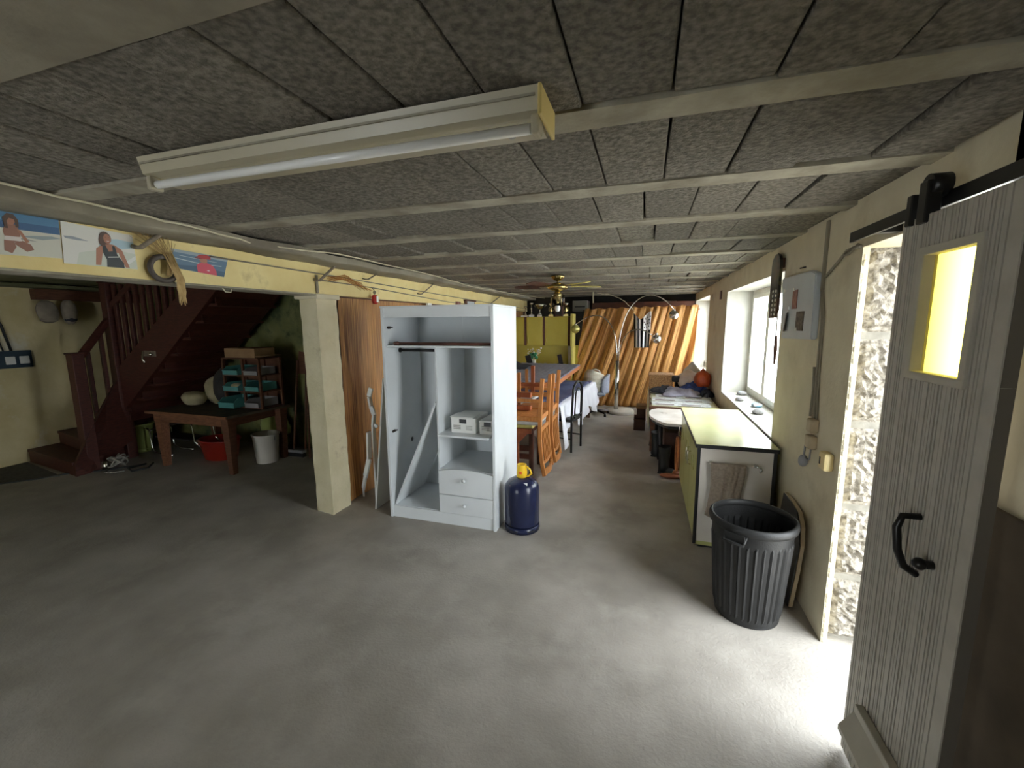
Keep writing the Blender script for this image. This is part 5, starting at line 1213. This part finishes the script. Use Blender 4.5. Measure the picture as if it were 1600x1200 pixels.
for i in range(NU):
    for j in range(NV):
        f = mb.bm.faces.new((V_[i][j], V_[i+1][j], V_[i+1][j+1], V_[i][j+1])); f.smooth = True
        for lp, (a, b) in zip(f.loops, ((i,j),(i+1,j),(i+1,j+1),(i,j+1))): lp[lay].uv = (a/NU*2.15 + (0.46-0.22*a/NU)*(1-b/NV), b/NV*2.0)
mb.thicken(mb.bm.faces[:], 0.006)
tag(obj('reed_curtain', mb, M['reed'], at=(0,8.8,0)), 'large honey brown reed mat hanging in slanted folds across the back of the room', 'reed mat')
tag(obj('curtain_batten', MB().box(-1.25,0.98,8.90,8.93,1.99,2.03,0.003), M['darkwood'], at=(0,8.9,2)), 'dark batten from which the reed mat hangs', 'batten')
t = thing('striped_flag', 'black and white striped flag with small ermine marks pinned on the reed mat', 'flag', (-0.07, 8.68, 1.9))
fy0 = 8.655
tl, tr, br, bl = (-0.235,1.985), (0.095,1.975), (0.078,1.275), (-0.205,1.27)
def FP(u, v):
    x = (tl[0]*(1-u)+tr[0]*u)*v + (bl[0]*(1-u)+br[0]*u)*(1-v); z = (tl[1]*(1-u)+tr[1]*u)*v + (bl[1]*(1-u)+br[1]*u)*(1-v)
    z -= 0.17*v*v*(1-abs(2*u-0.8)) if abs(2*u-0.8) < 1 else 0
    return Vector((x, fy0 + 0.018*math.sin(u*17+1), z))
mb = MB(); n = 36; vn = 14
V_ = [[mb.bm.verts.new(FP(i/n, j/vn)) for j in range(vn+1)] for i in range(n+1)]
for i in range(n):
    for j in range(vn):
        u = (i+0.5)/n; v = (j+0.5)/vn
        f = mb.bm.faces.new((V_[i][j], V_[i+1][j], V_[i+1][j+1], V_[i][j+1])); f.smooth = True
        k = int(u*9)
        f.material_index = 0 if (k % 2 == 1 or (u > 0.56 and v > 0.52)) else 1
obj('cloth', mb, [M['flagw'], M['flagk']], t)
mb = MB()
for i in range(3):
    for j in range(4):
        p = FP(0.64+0.13*i+(0.05 if j % 2 else 0), 0.60+0.09*j); p.y -= 0.006
        mb.poly([p+Vector((0,0,0.022)), p+Vector((0.014,0,-0.02)), p+Vector((0.0,0,-0.012)), p+Vector((-0.014,0,-0.02))])
o = obj('ermine_mark', mb, M['flagk'], t); o['kind'] = 'stuff'
tag(obj('hanging_wire', MB().tube(wavy([(-0.90,8.3,2.33),(-0.72,8.4,2.30),(-0.50,8.5,2.24),(-0.36,8.55,2.12),(-0.26,8.6,2.03),(-0.235,8.62,2.0)], 3, 0.012, 4), 0.006, 5), M['cable'], at=(-0.5,8.5,2.2)), 'loose white wire drooping from the ceiling to the striped flag', 'wire')
tag(obj('ceiling_hook', MB().tube([(-0.98,8.3,2.35),(-0.985,8.3,2.25),(-0.98,8.3,2.14)], 0.012, 6), M['enamel'], at=(-0.98,8.3,2.3)), 'cream rod hanging from the ceiling behind the fan', 'rod')

lx, ly = -0.50, 8.38
t = thing('arc_lamp', 'chrome floor lamp with three curved arms and globe shades', 'floor lamp', (lx, ly, 0))
obj('base', MB().lathe([(0.255,0.0),(0.262,0.01),(0.262,0.055),(0.25,0.07),(0.001,0.075)], (lx+0.08,ly,0), 40), M['lampbase'], t)
obj('column', MB().tube([(lx,ly,0.07),(lx,ly,1.03)], 0.043, 18), M['chrome'], t)
def arm(pts, ball, r, m, sh=0.08):
    a = obj('arm', MB().tube(pts, 0.0095, 8), M['chrome'], t)
    bl_ = Vector(ball)
    s = obj('globe_shade', MB().ball(bl_, r, 20), m, a)
    obj('shade_cap', MB().lathe([(0.028,r*0.95),(0.028,r*1.15),(0.012,r*1.3),(0.001,r*1.32)], bl_, 12), M['chrome'], a)
def bez(a, b, c_, d, n=18):
    a, b, c_, d = map(Vector, (a,b,c_,d)); return [a*(1-s)**3+b*3*s*(1-s)**2+c_*3*s*s*(1-s)+d*s**3 for s in [i/n for i in range(n+1)]]
arm(bez((lx+0.012,ly,1.02),(lx-0.02,ly,2.32),(lx+0.62,ly,2.52),(0.475,ly,2.005)), (0.485,ly,1.895), 0.088, M['chrome'])
arm(bez((lx-0.012,ly,1.02),(lx+0.0,ly,1.95),(lx-0.42,ly,2.06),(-1.31,ly,1.74)), (-1.325,ly,1.645), 0.086, mat('amber_globe', (214,210,130), rough=0.12, metal=0.6))
arm(bez((lx+0.02,ly,1.02),(lx+0.02,ly,1.55),(lx+0.28,ly,1.80),(0.125,ly,1.52)), (0.20,ly,1.455), 0.088, M['chrome'])

t = thing('office_chair', 'grey blue swivel office chair on a five-star base near the reed mat', 'office chair', (-0.90, 8.3, 0))
cx, cy = -0.87, 8.12
obj('seat', MB().box(cx-0.24,cx+0.20,cy-0.24,cy+0.24,0.40,0.46,0.028), M['greyfabric'], t)
obj('seat_plate', MB().box(cx-0.12,cx+0.12,cy-0.12,cy+0.12,0.355,0.40,0.01), M['paper'], t)
mb = MB()
def fn(u, v):
    a = -1.0 + 2.0*u; z = 0.44 + 0.36*v
    return Vector((cx+0.02+0.23*math.cos(a), cy+0.25*math.sin(a), z - 0.09*abs(2*u-1)**2*v))
mb.grid(fn, 16, 8, thick=0.04); obj('backrest', mb, M['greyfabric'], t)
obj('gas_lift', MB().tube([(cx,cy,0.09),(cx,cy,0.355)], 0.03, 12), M['greyplastic'], t)
for k in range(5):
    a = k*2*PI/5+0.5; e = Vector((cx+0.27*math.cos(a), cy+0.27*math.sin(a), 0.065))
    l = obj('base_leg', MB().bar((cx,cy,0.10), e, 0.045, 0.03, 0.006), M['black'] if k != 0 else M['greyplastic'], t)
    obj('castor', MB().tube([(e.x-0.02,e.y,0.03),(e.x+0.02,e.y,0.03)], 0.03, 14), M['black'], l)
t = thing('knitted_bag', 'soft cream knitted bag slumped on the seat of the office chair', 'bag', (cx-0.03, cy, 0.465))
mb = MB()
def fn(u, v):
    a = 2*PI*u; r = 0.19*(1+0.06*math.sin(3*a)+0.03*math.sin(v*30)) * (0.90+0.16*math.sin(PI*min(v,0.8)))
    if v > 0.85: r *= 1-(v-0.85)*2.6
    z = 0.468 + 0.38*v - 0.05*max(0,v-0.6)*math.cos(a-0.6)*2
    return Vector((cx-0.04+r*math.cos(a), cy-0.02+r*math.sin(a), z))
mb.grid(fn, 36, 24, closed_u=True); obj('bag_body', mb, M['knit'], t)
obj('bag_strap', MB().tube([(cx-0.16,cy-0.05,0.78),(cx-0.12,cy-0.06,0.86),(cx-0.02,cy-0.06,0.885),(cx+0.05,cy-0.04,0.86),(cx+0.08,cy,0.80)], 0.016, 8), M['knit'], t)

# ================================================================== RIGHT SIDE TABLE AND HEAPS
t = thing('side_table', 'long low table spread with sheets of newspaper along the right wall', 'table', (0.52, 6.6, 0))
obj('table_top', MB().box(0.09,0.965,5.85,7.75,0.62,0.65), M['brownwood'], t)
for x, y in ((0.14,5.95),(0.92,5.95),(0.14,7.65),(0.92,7.65)): obj('leg', MB().box(x-0.03,x+0.03,y-0.03,y+0.03,0,0.62), M['brownwood'], t)
mb = MB()
def fn(u, v):
    if v < 0.12: return Vector((0.082 + 0.012*math.sin(u*30)*(1-v/0.12), 5.87+u*1.85, 0.652 - 0.30*(1-v/0.12)))
    return Vector((0.085+(v-0.12)/0.88*0.86, 5.86+u*1.87, 0.655+0.004*math.sin(u*31+v*7)))
mb.grid(fn, 60, 26, thick=0.003)
tag(obj('sheet', mb, M['dirtcloth'], at=(0.5,6.6,0.65)), 'pale yellow sheet spread over the long low table', 'sheet')
rr = random.Random(12)
spots = [(0.12,5.90,0.40,0.30,0.05),(0.46,5.88,0.40,0.28,-0.04),(0.13,6.20,0.42,0.26,-0.03),(0.52,6.16,0.38,0.26,0.06),(0.18,6.46,0.40,0.26,0.02),(0.55,6.42,0.38,0.24,-0.05)]
names = ['nearest the aisle corner of the low table','second sheet along the near end of the low table','aisle side of the low table, second row','wall side of the low table, second row','aisle side of the low table beside the grey cloth','wall side of the low table beside the blue cloth']
for i, (x, y, w, d, r) in enumerate(spots):
    m = Matrix.Translation((x+w/2, y+d/2, 0.664+0.003*i)) @ Matrix.Rotation(r, 4, 'Z')
    q = tag(obj('newspaper', MB().box(-w/2,w/2,-d/2,d/2,0,0.0016,0,m), M['newspaper'], at=(x+w/2,y+d/2,0.66)), 'open newspaper sheet, ' + names[i], 'newspaper', 'newspapers on the low table')
    obj('photo_block', MB().box(-w/2+0.04,w/2-0.12,-d/2+0.03,-d/2+0.10,0.0018,0.0022,0,m), mat('newsprint_photo',(150,128,124),(110,100,98),20,0.9), q)
def heap(x0, x1, y0, y1, h, amp, seed):
    rr = random.Random(seed); ph = [rr.uniform(0,6) for _ in range(6)]
    def fn(u, v):
        e = min(1, 5*u*(1-u))*min(1, 5*v*(1-v)); e = e**0.6
        w = 0.5+0.5*math.sin(u*9+ph[0]+3*v)*math.sin(v*7+ph[1]+2*u) + 0.25*math.sin(u*23+ph[2])*math.sin(v*17+ph[3])
        return Vector((x0+(x1-x0)*u+0.03*math.sin(v*13+ph[4]), y0+(y1-y0)*v+0.03*math.sin(u*11+ph[5]), 0.684+h*e*(0.45+0.5*w)+amp*e*math.sin(u*31+v*19)))
    return fn
mb = MB(); mb.grid(heap(0.30,0.80,6.55,7.15,0.10,0.006,1), 40, 36, thick=0.008); tag(obj('grey_garment', mb, M['greycloth'], at=(0.5,6.8,0.68)), 'lilac grey garment heaped on the low table', 'clothes')
mb = MB(); mb.grid(heap(0.55,0.96,6.85,7.35,0.15,0.010,2), 40, 36, thick=0.008); tag(obj('blue_garment', mb, M['bluecloth'], at=(0.75,7.1,0.68)), 'royal blue garment heaped against the wall on the low table', 'clothes')
mb = MB(); mb.grid(heap(0.13,0.50,6.80,7.20,0.09,0.008,3), 30, 30, thick=0.008); tag(obj('dark_garment', mb, M['darkcloth'], at=(0.3,7.0,0.68)), 'black garment heaped at the aisle end of the low table', 'clothes')
mb = MB(); mb.grid(heap(0.84,0.975,6.55,6.95,0.09,0.008,5), 20, 26, thick=0.008); tag(obj('dark_scarf', mb, M['darkcloth'], at=(0.9,6.75,0.68)), 'dark scarf bunched against the wall beside the blue garment', 'clothes')
t = thing('wicker_box', 'pale brown wicker box behind the clothes on the low table', 'box', (0.28, 7.5, 0.66))
obj('box_body', MB().box(0.09,0.47,7.32,7.70,0.66,0.88,0.012), M['wicker'], t); obj('box_lid', MB().box(0.08,0.48,7.31,7.71,0.88,0.905,0.008), M['wicker'], t)
tag(obj('black_bag', MB().box(0.50,0.74,7.35,7.60,0.66,0.88,0.04).box(0.44,0.56,7.22,7.40,0.80,0.90,0.02), M['leather'], at=(0.6,7.4,0.66)), 'black leather bag on the low table beside the wicker box', 'bag')
def bagshape(c_, rx, ry, h, seed):
    rr = random.Random(seed); ph = [rr.uniform(0,6) for _ in range(5)]
    def fn(u, v):
        a = 2*PI*u; r = (math.sin(PI*min(1,v*0.62+0.28)))**0.7 * (1-0.75*max(0,v-0.7)/0.3)
        r *= 1+0.07*math.sin(5*a+ph[0]+v*3)+0.05*math.sin(9*a+ph[1]+v*7)
        return Vector((c_[0]+rx*r*math.cos(a), c_[1]+ry*r*math.sin(a), c_[2]+h*v))
    return fn
mb = MB(); mb.grid(bagshape((0.70,7.30,0.73),0.17,0.15,0.28,1), 30, 18, closed_u=True); tag(obj('plastic_bag', mb, M['clearbag'], at=(0.7,7.3,0.7)), 'translucent beige plastic bag on the low table', 'bag')
mb = MB(); mb.grid(bagshape((0.875,7.05,0.78),0.115,0.14,0.27,2), 30, 18, closed_u=True); tag(obj('orange_bag', mb, M['orangebag'], at=(0.87,7.05,0.7)), 'dark orange plastic bag against the wall on the low table', 'bag')
mb = MB(); mb.grid(bagshape((0.77,7.58,0.66),0.15,0.13,0.45,3), 24, 14, closed_u=True); tag(obj('white_bag', mb, M['bucket'], at=(0.77,7.58,0.7)), 'tall whitish bag behind the translucent plastic bag', 'bag')
# oval white table
t = thing('oval_table', 'small white marbled table with rounded end and turned legs behind the green cabinet', 'table', (0.45, 5.3, 0))
pts = [(0.62,4.90),(0.27,4.90),(0.22,4.96),(0.155,5.08),(0.10,5.24),(0.082,5.40),(0.085,5.55),(0.12,5.68),(0.19,5.76),(0.62,5.78)]
pts = [(max(x,0.0),y) for x,y in pts]
obj('table_top', MB().prism([(x,y,0.615) for x,y in pts], (0,0,0.03)), M['marble'], t)
obj('table_skirt', MB().prism([(x+0.02 if x<0.6 else x-0.02, 5.34+(y-5.34)*0.93, 0.575) for x,y in pts], (0,0,0.039)), M['black'], t)
for x,y in ((0.22,5.12),(0.22,5.60),(0.58,5.12),(0.58,5.6)): obj('leg', MB().tube([(x,y,0),(x,y,0.575)], 0.018, 10), M['blackmetal'], t)
t2 = thing('storage_chest', 'dark wooden chest pushed under the oval table', 'chest', (0.46, 5.5, 0))
obj('chest_body', MB().box(0.26,0.56,5.2,5.56,0.0,0.47,0.006), M['crate'], t2); obj('chest_side', MB().box(0.41,0.57,5.12,5.19,0.02,0.50,0.006), mat('red_brown_panel',(112,62,40),(130,76,50),8,0.5), t2)
def boot(x, y, rz, lb):
    q = thing('rubber_boot', lb, 'boot', (0,0,0), 'black rubber boots beside the oval table')
    obj('shaft', MB().lathe([(0.062,0.05),(0.055,0.10),(0.058,0.20),(0.068,0.32),(0.073,0.335),(0.066,0.335),(0.055,0.20),(0.001,0.12)], (0,0,0), 20, sy=1.15), M['rubber'], q)
    mb = MB().ball((0.05,0,0.045), 1, 16, sx=0.12, sy=0.05, sz=0.045); obj('foot', mb, M['rubber'], q)
    obj('sole', MB().box(-0.06,0.165,-0.045,0.045,0,0.022,0.008), M['rubber'], q)
    place(q, (x,y,0), rz)
boot(0.265, 5.06, -0.5, 'nearer black rubber boot standing by the corner of the green cabinet')
boot(0.19, 5.72, -0.2, 'farther black rubber boot standing under the rounded table end')
boot(0.17, 6.20, 0.3, 'black rubber boot standing deepest, by the leg of the long low table')
tag(obj('brown_shoe', MB().ball((0.34,4.93,0.03), 1, 16, sx=0.13, sy=0.05, sz=0.028).ball((0.40,4.96,0.05), 1, 14, sx=0.05, sy=0.045, sz=0.045, noise=0.1), M['brownshoe'], at=(0.34,4.93,0)), 'brown leather shoe on the floor in front of the rubber boot', 'shoe')
tag(obj('racket', MB().tube([(0.395,5.03+0.16*math.cos(a),0.26+0.20*math.sin(a)) for a in [2*PI*k/20 for k in range(20)]], 0.012, 6, closed=True), M['orangewood'], at=(0.39,5.03,0.05)), 'curved wooden hoop leaning behind the green cabinet', 'hoop')
for x0, x1, y0, y1, z0, z1, lb in ((-0.13,0.05,7.05,7.42,0,0.19,'lower dark brown crate standing beside the low table'), (-0.09,0.05,7.12,7.42,0.19,0.36,'upper dark brown crate stacked beside the low table')):
    q = thing('wooden_crate', lb, 'crate', ((x0+x1)/2,(y0+y1)/2,z0), 'dark crates beside the low table')
    obj('crate_body', MB().box(x0,x1,y0,y1,z0,z1,0.006), M['crate'], q); obj('lid', MB().box(x0-0.005,x1+0.005,y0-0.005,y1+0.005,z1-0.012,z1,0.003), M['brownwood'], q)
tag(obj('flat_carton', MB().box(-0.10,0.06,7.10,7.44,0.361,0.39,0.004), M['cardboard'], at=(0,7.3,0.37)), 'light cardboard lid on top of the upper dark crate', 'lid')
# pebbles on the window sill and the microscope
for i, (x, y, s, r, lb) in enumerate(((1.19,5.86,0.060,0.2,'farthest pebble on the sill, grey with a painted blue patch'), (1.085,5.42,0.052,0.5,'small plain grey pebble on the sill, second from the far end'), (1.18,5.06,0.055,0.1,'white pebble painted sky blue on the window sill'), (1.11,4.68,0.058,0.7,'nearest pebble on the sill, plain grey'))):
    zz = 0.852
    q = thing('pebble', lb, 'pebble', (x,y,zz), 'pebbles on the window sill')
    obj('stone', MB().ball((x,y,zz+s*0.38), 1, 18, sx=s*0.95, sy=s*1.25, sz=s*0.42, noise=0.03, seed=i), M['pebbleblue'] if i == 2 else M['pebble'], q)
    if i == 0: obj('painted_patch', MB().ball((x-0.01,y,zz+s*0.46), 1, 12, sx=s*0.6, sy=s*0.8, sz=s*0.36), M['pebbleblue'], q)
t = thing('sill_figure', 'small metal figure of rods standing on the far window sill', 'ornament', (1.07, 8.2, 0.812))
obj('stand', MB().box(1.02,1.12,8.12,8.28,0.813,0.83,0.004), M['silver'], t)
obj('column', MB().tube([(1.07,8.2,0.83),(1.07,8.2,1.08),(1.09,8.15,1.19)], 0.010, 6).tube([(1.04,8.2,0.83),(1.03,8.22,0.97)], 0.007, 6).tube([(1.10,8.2,0.83),(1.11,8.2,1.12)], 0.006, 6), M['silver'], t)
obj('body_block', MB().box(1.02,1.12,8.15,8.24,0.98,1.07,0.008), M['rust'], t); obj('head', MB().ball((1.08,8.14,1.21), 0.028, 10), M['brass'], t)
